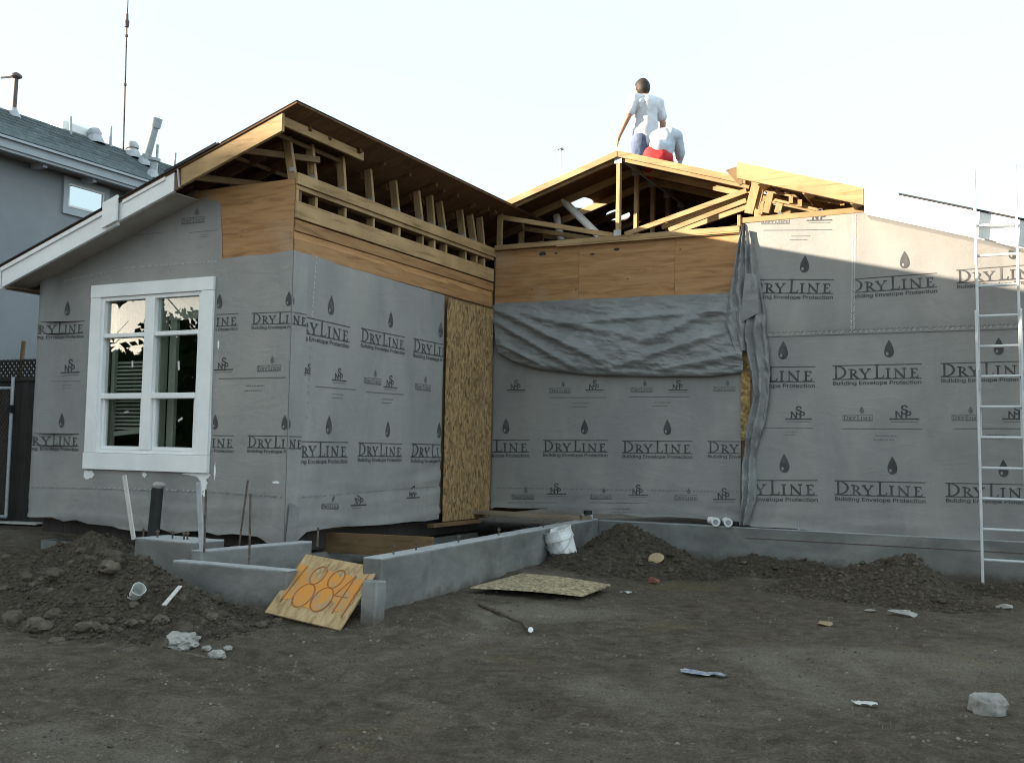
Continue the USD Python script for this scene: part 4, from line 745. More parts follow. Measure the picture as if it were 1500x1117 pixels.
# ------------------------------------------------------------------ soil piles
STOCK = [rock(1.0, 900 + k, 0.7) for k in range(8)]
def scatter(ms):
    V, Fc, n = [], [], 0
    for k, r, p in ms: V.append(np.array(STOCK[k].vertices) * r + np.array(p)); Fc.append(np.array(STOCK[k].faces) + n); n += len(V[-1])
    return np.vstack(V), np.vstack(Fc)
def pile(name, label, peaks, bounds, seed, nclod, nsmall, step=0.028, cr=(0.03, 0.08)):
    """peaks: (x, y, height, radius x, radius y)."""
    o = thing(name, label, 'dirt pile')
    def hgt(x, y):
        h = np.zeros_like(x)
        for (a, b, hh, rx, ry) in peaks:
            q = np.hypot((x - a) / rx, (y - b) / ry); h = np.maximum(h, 0) + hh * np.exp(-(q ** 2.0) * 1.4) * (1 - np.maximum(h, 0) / 1.5)
        n = meshkit.fbm(np.stack([x * 3.1, y * 3.1, 0 * x + seed], -1), 4, seed) - 0.5; n2 = meshkit.fbm(np.stack([x * 13, y * 13, 0 * x], -1), 4, seed + 5) - 0.5
        return h * (1 + 0.55 * n) + n2 * np.minimum(h, 0.25) * 0.36 - 0.035
    x = np.arange(bounds[0], bounds[1], step); y = np.arange(bounds[2], bounds[3], step); X, Y = np.meshgrid(x, y, indexing='ij')
    Z = ground_z(X, Y) + hgt(X, Y); e = np.minimum(np.minimum(X - bounds[0], bounds[1] - X), np.minimum(Y - bounds[2], bounds[3] - Y)); Z = np.where(e < 0.05, np.minimum(Z, ground_z(X, Y) - 0.04), Z)
    I = np.arange(X.size).reshape(X.shape); q = np.stack([I[:-1, :-1], I[1:, :-1], I[1:, 1:], I[:-1, 1:]], -1).reshape(-1, 4)
    keep = (hgt(X, Y) > -0.034).ravel()[q].any(1)
    q = q[keep]; used, inv = np.unique(q, return_inverse=True); obj('mound', (np.stack([X, Y, Z], -1).reshape(-1, 3)[used], inv.reshape(q.shape)), pile_mat, o, True)
    g_ = np.random.default_rng(seed)
    def spots(n):
        q = g_.uniform((bounds[0] + .1, bounds[2] + .1), (bounds[1] - .1, bounds[3] - .1), (n * 40, 2)); h = hgt(q[:, 0], q[:, 1])
        k = (h > -0.02) & (g_.random(len(q)) < 0.35 + np.minimum(h, 0.3)); q, h = q[k][:n], h[k][:n]
        return list(zip(q[:, 0], q[:, 1], ground_z(q[:, 0], q[:, 1]) + h))
    for k, (a, b, c) in enumerate(spots(nclod)):
        r = cr[0] + (cr[1] - cr[0]) * g_.random() ** 1.8; m = blob(r, seed * 97 + k, g_.uniform(0.55, 0.85), 2, 0.5, 2.2); m.apply_transform(trimesh.transformations.rotation_matrix(g_.uniform(0, 6), [0, 0, 1])); m.apply_translation((a, b, c + r * 0.15)); obj('clod', m, clod_mat, o, 35)
    ms = []
    for k, (a, b, c) in enumerate(spots(nsmall)):
        r = 0.005 + 0.022 * g_.random() ** 2.2; ms.append((k % 8, r, (a, b, c + r * 0.25)))
    obj('crumbs', scatter(ms), clod_mat, o, kind='stuff'); return o
pile('dirt_pile', 'large heap of dark lumpy soil in front of the window at left', [(-0.15, -1.85, 0.43, 0.62, 0.50), (0.55, -2.05, 0.27, 0.50, 0.40), (-0.7, -2.2, 0.13, 0.65, 0.5), (1.0, -2.0, 0.13, 0.42, 0.38), (0.5, -2.5, 0.12, 0.8, 0.4)], (-2.3, 1.75, -3.5, -1.05), 21, 120, 3600, cr=(0.018, 0.085))
pile('dirt_pile', 'low ridge of dark soil along the front wall below the window', [(-1.35, -0.85, 0.42, 0.62, 0.55), (-2.1, -1.1, 0.18, 0.7, 0.5), (-2.9, -1.0, 0.06, 0.8, 0.6), (-1.5, -1.6, 0.12, 0.5, 0.45)], (-4.0, -0.35, -2.3, -0.02), 33, 50, 1500, cr=(0.018, 0.065))
pile('dirt_pile', 'small dark soil heap between the white bucket and the back foundation', [(2.30, 3.05, 0.40, 0.62, 0.60), (2.05, 2.2, 0.16, 0.7, 0.5), (2.85, 2.9, 0.14, 0.5, 0.5)], (1.72, 3.6, 1.5, 3.92), 45, 45, 1800, cr=(0.015, 0.05))
pile('dirt_pile', 'rounded dark soil mound against the right foundation left of the ladder', [(5.02, 2.75, 0.33, 0.56, 0.62), (4.5, 2.9, 0.10, 0.7, 0.6), (4.6, 2.2, 0.06, 0.9, 0.5), (5.4, 2.1, 0.07, 0.7, 0.4)], (3.7, 6.6, 1.4, 3.92), 57, 45, 2600, cr=(0.014, 0.04))
pile('dirt_pile', 'low berm of crumbled soil along the middle of the back foundation', [(3.7, 3.55, 0.16, 0.55, 0.4), (4.15, 3.5, 0.14, 0.4, 0.4), (3.2, 3.5, 0.10, 0.5, 0.4)], (2.8, 4.75, 2.7, 3.92), 63, 22, 1100, cr=(0.018, 0.04))
pile('dirt_pile', 'low berm of crumbled soil behind the ladder foot at right', [(6.1, 3.3, 0.10, 0.8, 0.45), (6.9, 3.2, 0.12, 0.7, 0.45)], (5.5, 7.8, 2.3, 3.92), 71, 22, 900, cr=(0.018, 0.04))

# loose gravel on the yard (uncountable)
g_ = np.random.default_rng(5); q = np.stack([g_.uniform(-2.5, 7.6, 15000), -5.0 + 8.8 * g_.random(15000) ** 1.3], 1); q = q[~(((q[:, 0] < 1.95) & (q[:, 0] > -3.5) & (q[:, 1] > -0.1)) | ((q[:, 0] > 0.2) & (q[:, 0] < 1.95) & (q[:, 1] > -1.4)))]
rr = 0.0035 + 0.011 * g_.random(len(q)) ** 3; gm = [(k % 8, rr[k], (*q[k], z)) for k, z in enumerate(ground_z(q[:, 0], q[:, 1]) + rr * 0.2)]
tag(obj('gravel', scatter(gm), gravel_mat), 'loose gravel and crumbs scattered over the bare earth', None, None, 'stuff')

# dry grass tufts
gv, gf = [], []; 
for cx, cy, n, sp in ((5.6, -2.0, 260, 0.30), (4.3, -2.3, 120, 0.22), (2.75, -0.75, 90, 0.25), (4.75, -1.6, 100, 0.16), (5.3, -0.2, 60, 0.2), (1.9, -1.9, 70, 0.2), (3.8, -3.6, 60, 0.2)):
    for k in range(n):
        x, y = cx + g_.normal() * sp, cy + g_.normal() * sp; z = float(ground_z(x, y)); h = 0.003 + 0.02 * g_.random() ** 2; a = g_.uniform(0, 6.28); w = 0.0016; ln = 0.03 / h * g_.uniform(0.3, 1.5)
        dx, dy = math.cos(a), math.sin(a); i = len(gv); gv += [(x - dy * w, y + dx * w, z - .004), (x + dy * w, y - dx * w, z - .004), (x + dx * h * ln, y + dy * h * ln, z + h)]; gf.append((i, i + 1, i + 2))
straw = mat('dry_straw', [(0.3, (0.17, 0.14, 0.07)), (0.7, (0.26, 0.22, 0.12))], (1, 1, 1), 3.0, 3.0, 0.9, 0.0)
tag(obj('dry_grass', trimesh.Trimesh(gv, gf, process=False), straw), 'sparse dry grass blades on the bare earth', None, None, 'stuff')

# ------------------------------------------------------------------ loose objects on the yard
# house-number board leaning on the porch foundation
sign = thing('number_board', 'leaning plywood sheet spray-painted orange with house number 18841', 'sign')
bl, br, tr, tl = np.array([1.200, -1.655, 0.065]), np.array([1.935, -1.748, 0.02]), np.array([1.958, -1.318, 0.405]), np.array([1.223, -1.225, 0.45])
nrm = np.cross(br - bl, tl - bl); nrm /= np.linalg.norm(nrm)
if nrm @ (CAM - bl) < 0: nrm = -nrm
V = [bl, br, tr, tl] + [p - nrm * 0.014 for p in (bl, br, tr, tl)]
Fq = [[0, 1, 2, 3], [7, 6, 5, 4], [0, 4, 5, 1], [1, 5, 6, 2], [2, 6, 7, 3], [3, 7, 4, 0]]
sign_w = mat('weathered_ply_sign', [(0.25, (0.16, 0.11, 0.06)), (0.5, (0.36, 0.25, 0.13)), (0.75, (0.48, 0.36, 0.21))], (9, 3, 3), 3.0, 8.0, 0.85, 0.35, 0.006, 20.0, 0, 0.2, 0.6)
obj('board', (np.array(V), np.array(Fq)), sign_w, sign)
def onb(s, t): return (bl * (1 - s) + br * s) * (1 - t) + (tl * (1 - s) + tr * s) * t + nrm * 0.002
def paint(polys, m, lift, name):
    v, f = tri2(polys); p = np.array([onb(a, b) + nrm * lift for a, b in v]); q = np.einsum('ij,ij->i', np.cross(p[f[:, 1]] - p[f[:, 0]], p[f[:, 2]] - p[f[:, 0]]), np.broadcast_to(nrm, (len(f), 3))); f = np.where((q < 0)[:, None], f[:, ::-1], f); obj(name, trimesh.Trimesh(p, f, process=False), m, sign)
def arc(cx, cy, rx, ry, n=28): return [(cx + rx * math.cos(t), cy + ry * math.sin(t)) for t in np.linspace(0, 2 * math.pi, n)]
orange = mat('orange_spray_paint', [(0.32, (0.30, 0.22, 0.13)), (0.45, (0.40, 0.22, 0.08)), (0.56, (0.50, 0.21, 0.04)), (0.75, (0.58, 0.22, 0.025))], (1, 1, 1), 9.0, 6.0, 0.7, 0.2)
orange_line = mat('dark_orange_paint', [(0.3, (0.22, 0.07, 0.02)), (0.7, (0.34, 0.12, 0.03))], (1, 1, 1), 14.0, 5.0, 0.7, 0.1)
g_ = np.random.default_rng(12)
blot = shapely.union_all([Point(x, y).buffer(r_, 8) for x, y, r_ in ((0.13, 0.70, 0.12), (0.12, 0.5, 0.10), (0.16, 0.36, 0.10), (0.32, 0.34, 0.17), (0.38, 0.55, 0.12), (0.52, 0.34, 0.17), (0.62, 0.46, 0.15), (0.52, 0.66, 0.14), (0.78, 0.52, 0.15), (0.84, 0.66, 0.11), (0.84, 0.36, 0.11), (0.24, 0.62, 0.12), (0.7, 0.66, 0.12))])
for x, y, r_ in ((0.34, 0.36, 0.06), (0.58, 0.36, 0.06), (0.36, 0.71, 0.05), (0.2, 0.2, 0.07)): blot = blot.difference(Point(x, y).buffer(r_, 6))
blot = Polygon([(x + 0.012 * math.sin(37 * y + 5 * x) + g_.uniform(-.008, .008), y + 0.02 * math.sin(29 * x) + g_.uniform(-.012, .012)) for x, y in shapely.segmentize(max(getattr(blot, 'geoms', [blot]), key=lambda p: p.area), 0.02).exterior.coords]).buffer(0)
paint([blot], orange, 0.001, 'orange_paint')
dig = [LineString([(0.10, 0.20), (0.13, 0.80)])]
for cx in (0.33, 0.58): dig += [LineString(arc(cx, 0.36, 0.115, 0.19)), LineString(arc(cx + 0.01, 0.70, 0.085, 0.15))]
dig += [LineString([(0.86, 0.46), (0.69, 0.45), (0.80, 0.80), (0.80, 0.20)]), LineString([(0.93, 0.18), (0.93, 0.80)])]
paint([d.buffer(0.009) for d in dig], orange_line, 0.002, 'painted_digits')

# osb sheet lying on the ground
def on_ground(px, py, lift=0.02):
    z = 0.0
    for _ in range(12): p = at(px, py, 2, z); z = float(ground_z(p[0], p[1])) + lift
    return at(px, py, 2, z)
q4 = [on_ground(689, 864, 0.03), on_ground(853, 876, 0.035), on_ground(894, 860, 0.045), on_ground(766, 843, 0.03)]
n4 = 12; G = np.array([[(q4[0] * (1 - s) + q4[1] * s) * (1 - t) + (q4[3] * (1 - s) + q4[2] * s) * t for t in np.linspace(0, 1, n4)] for s in np.linspace(0, 1, n4)])
G[..., 2] += 0.012 * np.sin(np.linspace(0, 3.1, n4))[:, None]; G[..., 2] += max(0.0, float((ground_z(G[..., 0], G[..., 1]) + 0.015 - G[..., 2]).max()) * 0.7)
top = gridmesh(G); bot = gridmesh(G - [0, 0, 0.013]); rim_i = [(i, 0) for i in range(n4)] + [(n4 - 1, j) for j in range(1, n4)] + [(i, n4 - 1) for i in range(n4 - 2, -1, -1)] + [(0, j) for j in range(n4 - 2, 0, -1)]
ri = np.array([i * n4 + j for i, j in rim_i]); V = np.vstack([top[0], bot[0]]); Fq = np.vstack([top[1][:, ::-1], bot[1] + n4 * n4, np.stack([ri, ri + n4 * n4, np.roll(ri, -1) + n4 * n4, np.roll(ri, -1)], 1)])
tag(obj('osb_sheet', (V, Fq), osb_pale), 'pale osb sheet lying flat on the earth below the bucket', 'sheet')

def lone(name, mesh, m, label, cat_, group=None, smooth=False):
    return tag(obj(name, mesh, m, None, smooth), label, cat_, group)
# pry bar
a, b = on_ground(702, 884), on_ground(766, 912); c = on_ground(775, 923, 0.03)
pb_ = thing('steel_bar', 'dark steel bar with bent pale end lying on the earth', 'steel bar')
obj('shaft', tube([a, a * .98 + b * .02, a * .5 + b * .5, b, b * .3 + c * .7, c], [0.017, 0.018, 0.014, 0.011, 0.011, 0.010], 8), rust, pb_, 40); obj('tip', tube([c, c + (c - b) * 0.25 + [0, 0, 0.02]], [0.011, 0.02], 7), pvc, pb_)
# bucket
bk = thing('bucket', 'tilted white plastic bucket smeared with mud beside the soil heap', 'bucket')
bb, bt = at(832, 828, 1, 2.2), at(823, 776, 1, 2.2); ax_ = (bt - bb) / np.linalg.norm(bt - bb); ax_ = ax_ + np.array([-0.05, -0.18, 0]); ax_ /= np.linalg.norm(ax_); Hh = 0.40
obj('shell', lathe([(0.0, 0.0), (0.125, 0.0), (0.13, 0.01), (0.142, 0.30), (0.152, 0.302), (0.152, 0.335), (0.145, 0.337), (0.148, Hh), (0.156, Hh), (0.156, Hh + 0.01), (0.143, Hh + 0.008), (0.137, Hh - 0.02), (0.128, 0.02), (0.0, 0.018)], 28, bb + [0, 0, -0.02], ax_), dirty_white, bk, 35)
ctr = bb + ax_ * 0.33; sx = np.cross(ax_, [0, 1.0, 0]); sx /= np.linalg.norm(sx); sy = np.cross(ax_, sx)
obj('handle', tube([ctr + 0.158 * (math.cos(t) * sx + math.sin(t) * sy * 1.0) - ax_ * 0.16 * math.sin(t) for t in np.linspace(0.05, 3.09, 16)], 0.004, 6), galv, bk, 40)
# boards near the heap
lone('wood_board', beam(at(786, 824, 1, 2.95), at(948, 786, 1, 3.35), 0.10, 0.032), darkwood[0], 'long brown board sloping over the soil heap behind the bucket', 'board')
lone('wood_stick', beam(at(781, 826, 1, 2.0), at(812, 816, 1, 2.2), 0.03, 0.02), darkwood[0], 'short dark stick left of the white bucket', 'stick')
pk = at(695, 748, 2, 0.50); pk2 = at(832, 762, 2, 0.50)
lone('wood_plank', beam((0.05, 3.62, 0.505), (1.50, 3.62, 0.495), 0.28, 0.038), wood('grey_plank', (0.15, 0.11, 0.08), (0.24, 0.19, 0.14), (0.32, 0.26, 0.2), 0), 'grey-brown plank bridging the porch trench at the inner corner', 'plank')
p0, p1 = at(440, 786, 2, 0.36), at(648, 796, 2, 0.36)
lone('wood_plank', beam((p0[0], p0[1], 0.32), (p1[0] - 0.1, p1[1], 0.32), 0.038, 0.20), darkwood[0], 'brown plank set on edge inside the porch foundation', 'plank')
lone('wood_sill', beam((0.12, 2.4, 0.405), (0.12, 3.5, 0.405), 0.09, 0.04), darkwood[1], 'rust-brown sill board under the tall osb panel', 'board')
# upright things in front of the window
def stick(name, p, q, r, m, label, cat_, ydep, n=7, flatw=None):
    a, b = at(*p, 1, ydep), at(*q, 1, ydep); return lone(name, beam(a, b, 0.012, flatw, (1, 0, 0)) if flatw else tube([a, b], r, n), m, label, cat_, smooth=False if flatw else 40)
stick('wooden_lath', (196, 790), (182, 696), 0, pale_wood, 'pale thin lath leaning under the window left of the black pipe', 'lath', -1.2, flatw=0.045)
bp = thing('black_pipe', 'stub of black plastic pipe standing below the window', 'pipe')
a, b = at(224, 790, 1, -0.75), at(231, 714, 1, -0.75); obj('pipe', tube([a, b], 0.052, 16), black_plastic, bp, 40); m = blob(0.055, 4, 0.7, 2, 0.4); m.apply_translation(b + [0.01, 0, 0.02]); obj('rag', m, stone_mat, bp, True, 'grey rag stuffed in the pipe end')
stick('steel_stake', (296, 812), (291, 706), 0, galv, 'grey flat steel stake at the right end of the concrete pier block', 'stake', -1.27, flatw=0.05)
for p, q, lab in (((299, 808), (302, 716), 'thin rebar just right of the grey steel stake'), ((350, 800), (363, 703), 'slightly leaning thin rebar below the wrap left of the corner'), ((365, 826), (367, 722), 'tallest upright rebar standing in the porch foundation'), ((465, 800), (466, 772), 'short rebar stub behind the number board')):
    stick('rebar', p, q, 0.009, rust, lab, 'rebar', {299: -1.3, 350: -0.5, 365: -1.45, 465: -0.9}[p[0]])
# small things
def put(m, px, py, z, dz=0.0): p = at(px, py, 2, z); p[2] = float(ground_z(p[0], p[1])) if z == 0 else z; m.apply_translation(p + [0, 0, dz]); return m
def squarish():
    m = chbox((0.165, 0.135, 0.115), 0.03).subdivide().subdivide().subdivide(); v = np.array(m.vertices); n = np.array(m.vertex_normals)
    m.vertices = v + n * (0.05 * (meshkit.fbm(v * 13, 5, 5)[:, None] - 0.5)) ; m.apply_transform(trimesh.transformations.rotation_matrix(0.5, [0.2, 0.25, 1])); return m
lone('rock', put(squarish(), 1448, 1038, 0, 0.03), stone_mat, 'pale squarish rock on the earth at lower right', 'rock', None, 30)
lone('concrete_chunk', put(blob(0.115, 6, 0.55, 3, 0.5, 2.4), 265, 942, 0, 0.02), stone_mat, 'grey-white concrete chunk at the foot of the large soil heap', 'rubble', None, 30)
for k, (px, py, r, lab) in enumerate(((318, 953, 0.055, 'largest crumb in the scatter of white rubble by the large heap'), (303, 948, 0.03, 'small white rubble crumb nearest the grey concrete chunk'), (334, 949, 0.028, 'small white rubble crumb farthest right of the concrete chunk'))): lone('rubble', put(blob(r, 40 + k, 0.6, 2, 0.5, 2.4), px, py, 0, 0.008), stone_mat, lab, 'rubble', None, 30)
for k, (px, py, w, lab) in enumerate(((1322, 903, 0.14, 'flat grey stone below the rounded soil mound'), (1208, 914, 0.07, 'small tan stone right of the yard centre below the low berm'), (1470, 890, 0.09, 'grey stone lump near the ladder foot at the right edge'), (1275, 897, 0.055, 'small cream stone just left of the flat grey stone'))):
    lone('stone', put(rock(w, 60 + k, 0.3), px, py, 0, 0.012), stone_mat if k != 1 else tan_stone, lab, 'stone')
dsk = lathe([(0, -0.02), (0.07, -0.02), (0.085, 0.0), (0.07, 0.018), (0, 0.022)], 16); dsk.apply_transform(trimesh.transformations.rotation_matrix(0.55, [1, 0, 0])); dsk.apply_translation(at(961, 817, 1, 2.62))
lone('round_stone', dsk, tan_stone, 'round flat tan stone on the soil heap below the back foundation', 'stone', None, 40)
m = blob(0.045, 9, 0.8, 2, 0.5, 2.5); m.apply_translation(at(893, 821, 1, 2.45)); lone('plaster_lump', m, stone_mat, 'whitish plaster lump on the soil heap right of the bucket', 'rubble', None, 30)
m = rock(0.07, 77, 0.5); m.apply_translation(at(957, 850, 1, 1.9)); lone('brick_fragment', m, brick_red, 'reddish brick fragment at the foot of the soil heap', 'brick')
cup = thing('crumpled_cup', 'crumpled white paper cup on the large soil heap', 'cup'); cp = at(196, 872, 1, -2.3)
m = lathe([(0.0, 0), (0.036, 0), (0.05, 0.11), (0.046, 0.11), (0.03, 0.01), (0, 0.01)], 14); v = np.array(m.vertices); v += 0.012 * (meshkit.fbm(v * 25, 2, 2)[:, None] - 0.5) * [2, 2, 1]; m.vertices = v
m.apply_transform(trimesh.transformations.rotation_matrix(1.0, [0.5, 1, 0])); m.apply_translation(cp); obj('shell', m, sticker, cup, 40)
for s in (-0.012, 0.014): obj('stripe', tube([cp + [0.02 + s, -0.055, 0.0], cp + [0.028 + s, -0.052, 0.05]], 0.006, 6), black_plastic, cup)
lone('wood_stick', beam(at(240, 886, 1, -2.35), at(264, 858, 1, -2.1), 0.03, 0.012), pale_wood, 'grey splintered stick on the large soil heap right of the cup', 'stick')
def litter(px, py, w, h, m, lab, seed):
    g_ = np.random.default_rng(seed); n = 7; X, Y = np.meshgrid(np.linspace(-w, w, n), np.linspace(-h, h, n), indexing='ij'); Z = 0.02 * g_.random((n, n)) + 0.008; X = X + 0.01 * g_.normal(size=X.shape)
    p = at(px, py, 2, 0); P = np.stack([X + p[0], Y + p[1], Z + float(ground_z(p[0], p[1]))], -1); t = gridmesh(P[:, ::-1]); lone('litter', t, m, lab, 'litter', None, True)
litter(1030, 988, 0.13, 0.035, blue_plastic, 'crumpled blue and white plastic scrap half buried mid yard', 1); litter(1268, 1027, 0.06, 0.025, sticker, 'small white plastic scrap left of the pale rock', 2); litter(917, 870, 0.05, 0.02, sticker, 'small white paper scrap right of the osb sheet', 3)
litter(1325, 899, 0.04, 0.02, sticker, 'small white scrap beside the flat grey stone', 7)
flatb = at(18, 768, 2, 0.2); lone('flat_board', beam(flatb + [-0.35, 0.0, 0.02], flatb + [0.35, 0.15, 0.02], 0.22, 0.02), pale_wood, 'pale flat board on the ground by the chain-link gate', 'board')
# capped fitting at the foundation corner and pvc elbows
pf = at(861, 756, 1, 3.8); can = thing('capped_fitting', 'small metal bracket with black cap on the foundation corner', 'fitting', loc=(0, 0, 0))
obj('post', tube([(pf[0], 3.8, 0.46), (pf[0], 3.8, 0.53)], 0.02, 10), galv, can, 40); obj('side_tab', cat(box(pf[0] - 0.075, pf[0] - 0.035, 3.78, 3.82, 0.46, 0.53), box(pf[0] + 0.035, pf[0] + 0.06, 3.78, 3.82, 0.46, 0.53)), galv, can); obj('cap', lathe([(0, 0.53), (0.05, 0.53), (0.05, 0.575), (0, 0.58)], 14, (pf[0], 3.8, 0)), black_plastic, can, 40)
for k, (px, lab) in enumerate(((1050, 'left white pvc fitting lying on the back foundation'), (1067, 'right white pvc fitting lying on the back foundation'))):
    p = at(px, 763, 1, 3.95); p[2] = 0.51; e = thing('pvc_fitting', lab, 'pipe fitting'); dv = np.array([0.25, -1, -0.05]) if k else np.array([0.1, -1, -0.05]); dv /= np.linalg.norm(dv)
    obj('elbow', tube([p + [-0.10 if k == 0 else -0.05, 0.06, 0.015], p + [-0.03, 0.03, 0.005], p + 0.02 * dv, p + 0.05 * dv], 0.042, 16, False), pvc, e, 40); obj('socket', lathe([(0.030, 0), (0.048, 0), (0.048, 0.04), (0.030, 0.04)], 18, p + 0.03 * dv, dv), pvc, e, 40); obj('bore', lathe([(0, 0), (0.029, 0), (0.029, 0.012), (0, 0.012)], 14, p + 0.045 * dv, dv), grey_trim, e)

# ------------------------------------------------------------------ ladder
lad = thing('ladder', 'tall aluminium extension ladder leaning on the right roof edge', 'ladder')
lf, ltp = at(1440, 864, 2, -0.02), at(1424.5, 246, 1, 3.52); rtp = at(1479.5, 258, 1, 3.52)
axis = ltp - lf; axis_n = axis / np.linalg.norm(axis); wid = np.array([1.0, 0.0, 0.0]) * 0.40; 
def rail(off, y_off, t0, t1, w, d): 
    a, b = lf + axis * t0 + off, lf + axis * t1 + off; return beam(a + [0, y_off, 0], b + [0, y_off, 0], w, d, (0, -1, 0.25), 0.006)
for k in range(2):
    obj('rail', rail(wid * (0.93 * k + 0.03), 0.045, 0.36, 1.0, 0.025, 0.06), alum, lad); obj('base_rail', rail(wid * k, 0.0, 0.0, 0.66, 0.025, 0.065), alum, lad); obj('foot', beam(lf + wid * k + [0, 0, -0.02], lf + wid * k + axis_n * 0.05, 0.045, 0.08), black_plastic, lad)
Ln = np.linalg.norm(axis); n_r = int(Ln / 0.3)
for k in range(1, n_r):
    t = k * 0.302 / Ln; off = np.array([0, 0.045 if t > 0.55 else 0.0, 0]); a = lf + axis * t + off
    if t < 0.985: obj('rung', tube([a + (wid * 0.03 if t > 0.55 else 0), a + wid * (0.96 if t > 0.55 else 1)], 0.014, 8), alum, lad, 40)
for k in range(2):
    a = lf + axis * 0.47 + wid * k; obj('rung_lock', beam(a + [0.02, -0.02, 0], a + axis_n * 0.2 + [0.02, -0.02, 0], 0.02, 0.03), galv, lad)

# ------------------------------------------------------------------ vents and people on the right roof
vp = at(821, 236, 1, 5.2); zt = at(821, 219, 1, 5.2)[2]
vent = thing('roof_vent_pipe', 'thin white vent pipe with small cap above the open left gable slope', 'vent pipe'); obj('pipe', tube([(vp[0], 5.2, float(ztr(vp[0])) - 0.02), (vp[0], 5.2, zt)], 0.014, 10), pvc, vent, 40); obj('cap', lathe([(0, 0), (0.045, 0), (0.04, 0.016), (0, 0.02)], 12, (vp[0], 5.2, zt)), grey_trim, vent)
bd = at(1427, 303, 1, 3.9); m = blob(0.10, 14, 0.55, 3, 0.5, 2.2); m.apply_translation((bd[0], 3.9, float(ztr(bd[0])) + 0.09)); lone('tool_bundle', m, brown_metal, 'small brown bundle on the right roof edge behind the ladder', 'bundle', None, 35)
sk = at(1477, 300, 1, 4.4); zs = float(ztr(sk[0])); m = trimesh.convex.convex_hull(cat([box(-0.10, 0.06, -0.08, 0.08, 0, 0.25), box(-0.16, 0.08, -0.06, 0.06, 0.42, 0.50)])); m = m.subdivide().subdivide(); v = np.array(m.vertices); v += 0.04 * (meshkit.fbm(v * 7, 3, 4)[:, None] - 0.5); m.vertices = v; m.apply_translation((sk[0], 4.4, zs)); lone('cloth_sack', m, pale_blue, 'pale blue-grey cloth sack standing on the right roof behind the ladder', 'sack', None, 40)

def body(bones, res=0.022, it=12):
    """One smooth skin over bones ((point, radius), (point, radius))."""
    man = manifold3d.Manifold()
    for (a, ra), (b, rb) in bones:
        s = [manifold3d.Manifold.sphere(r, 20).translate(tuple(map(float, p))) for p, r in ((a, ra), (b, rb))]; man = man + manifold3d.Manifold.batch_hull(s)
    man = man.refine_to_length(res); me = man.to_mesh(); t = trimesh.Trimesh(me.vert_properties[:, :3], me.tri_verts, process=True); trimesh.smoothing.filter_taubin(t, iterations=it); return t
def folds(m, amp, fr, seed): v = np.array(m.vertices); n = np.array(m.vertex_normals); m.vertices = v + n * (amp * 2 * (meshkit.fbm(v * fr, 3, seed) - 0.5))[:, None]; return m
def placed(o, loc, face, size=1.0):
    x = UsdGeom.Xformable(o); x.AddTranslateOp().Set(Gf.Vec3d(*map(float, loc))); x.AddRotateZOp().Set(float(face)); x.AddScaleOp().Set(Gf.Vec3f(size)); return o
def hand(w, d, side):
    """Bones of a relaxed hand at wrist w, pointing along d; side = thumb direction."""
    w, d, side = np.array(w, float), np.array(d, float) / np.linalg.norm(d), np.array(side, float); n = np.cross(d, side); B = [((w, 0.026), (w + d * 0.075, 0.03))]
    for k, ln in enumerate((0.075, 0.085, 0.08, 0.06)):
        s = w + d * 0.075 + side * (0.030 - 0.02 * k); B += [((s, 0.010), (s + d * ln * .55 + n * .008, 0.009)), ((s + d * ln * .55 + n * .008, 0.009), (s + d * ln * .95 + n * .03, 0.008))]
    B += [((w + d * 0.03 + side * 0.025, 0.013), (w + d * 0.07 + side * 0.055, 0.011)), ((w + d * 0.07 + side * 0.055, 0.011), (w + d * 0.10 + side * 0.06, 0.009))]; return B

# standing man (local frame: faces +y, z up, feet at origin)
p1 = lambda *a: np.array(a, float)
man1 = thing('person', 'person standing on the roof ridge in white t-shirt and blue jeans, back turned', 'person')
shL, shR, elL, elR, wrL, wrR = p1(-0.20, -0.01, 1.43), p1(0.20, -0.01, 1.43), p1(-0.30, -0.02, 1.15), p1(0.27, -0.04, 1.14), p1(-0.36, 0.10, 0.92), p1(0.28, 0.04, 0.89)
hd = p1(-0.02, 0.07, 1.63)
Bn = [((p1(0, 0, 0.98), 0.145), (p1(0, 0.0, 1.18), 0.14)), ((p1(0, 0, 1.18), 0.14), (p1(0, -0.01, 1.36), 0.145)), ((p1(-0.09, -0.01, 1.37), 0.11), (p1(0.09, -0.01, 1.37), 0.11)), ((shL, 0.065), (p1(-0.06, 0, 1.45), 0.07)), ((shR, 0.065), (p1(0.06, 0, 1.45), 0.07)),
      ((p1(0, 0, 1.45), 0.065), (p1(-0.01, 0.04, 1.56), 0.058)), ((hd, 0.095), (hd + p1(0, -0.015, 0.03), 0.098)), ((hd + p1(-0.01, 0.05, -0.05), 0.055), (hd + p1(-0.01, 0.06, -0.085), 0.035)), ((hd + p1(-0.01, 0.09, 0), 0.02), (hd + p1(-0.01, 0.115, -0.025), 0.012)), ((hd + p1(-0.095, 0.0, 0.01), 0.018), (hd + p1(-0.095, 0, -0.025), 0.012)), ((hd + p1(0.095, 0.0, 0.01), 0.018), (hd + p1(0.095, 0, -0.025), 0.012)),
      ((shL, 0.055), (elL, 0.042)), ((elL, 0.042), (wrL, 0.028)), ((shR, 0.055), (elR, 0.042)), ((elR, 0.042), (wrR, 0.028))]
hipL, hipR, knL, knR, anL, anR = p1(-0.09, 0, 0.92), p1(0.09, 0, 0.92), p1(-0.12, 0.05, 0.50), p1(0.11, 0.02, 0.50), p1(-0.14, -0.02, 0.09), p1(0.13, -0.04, 0.09)
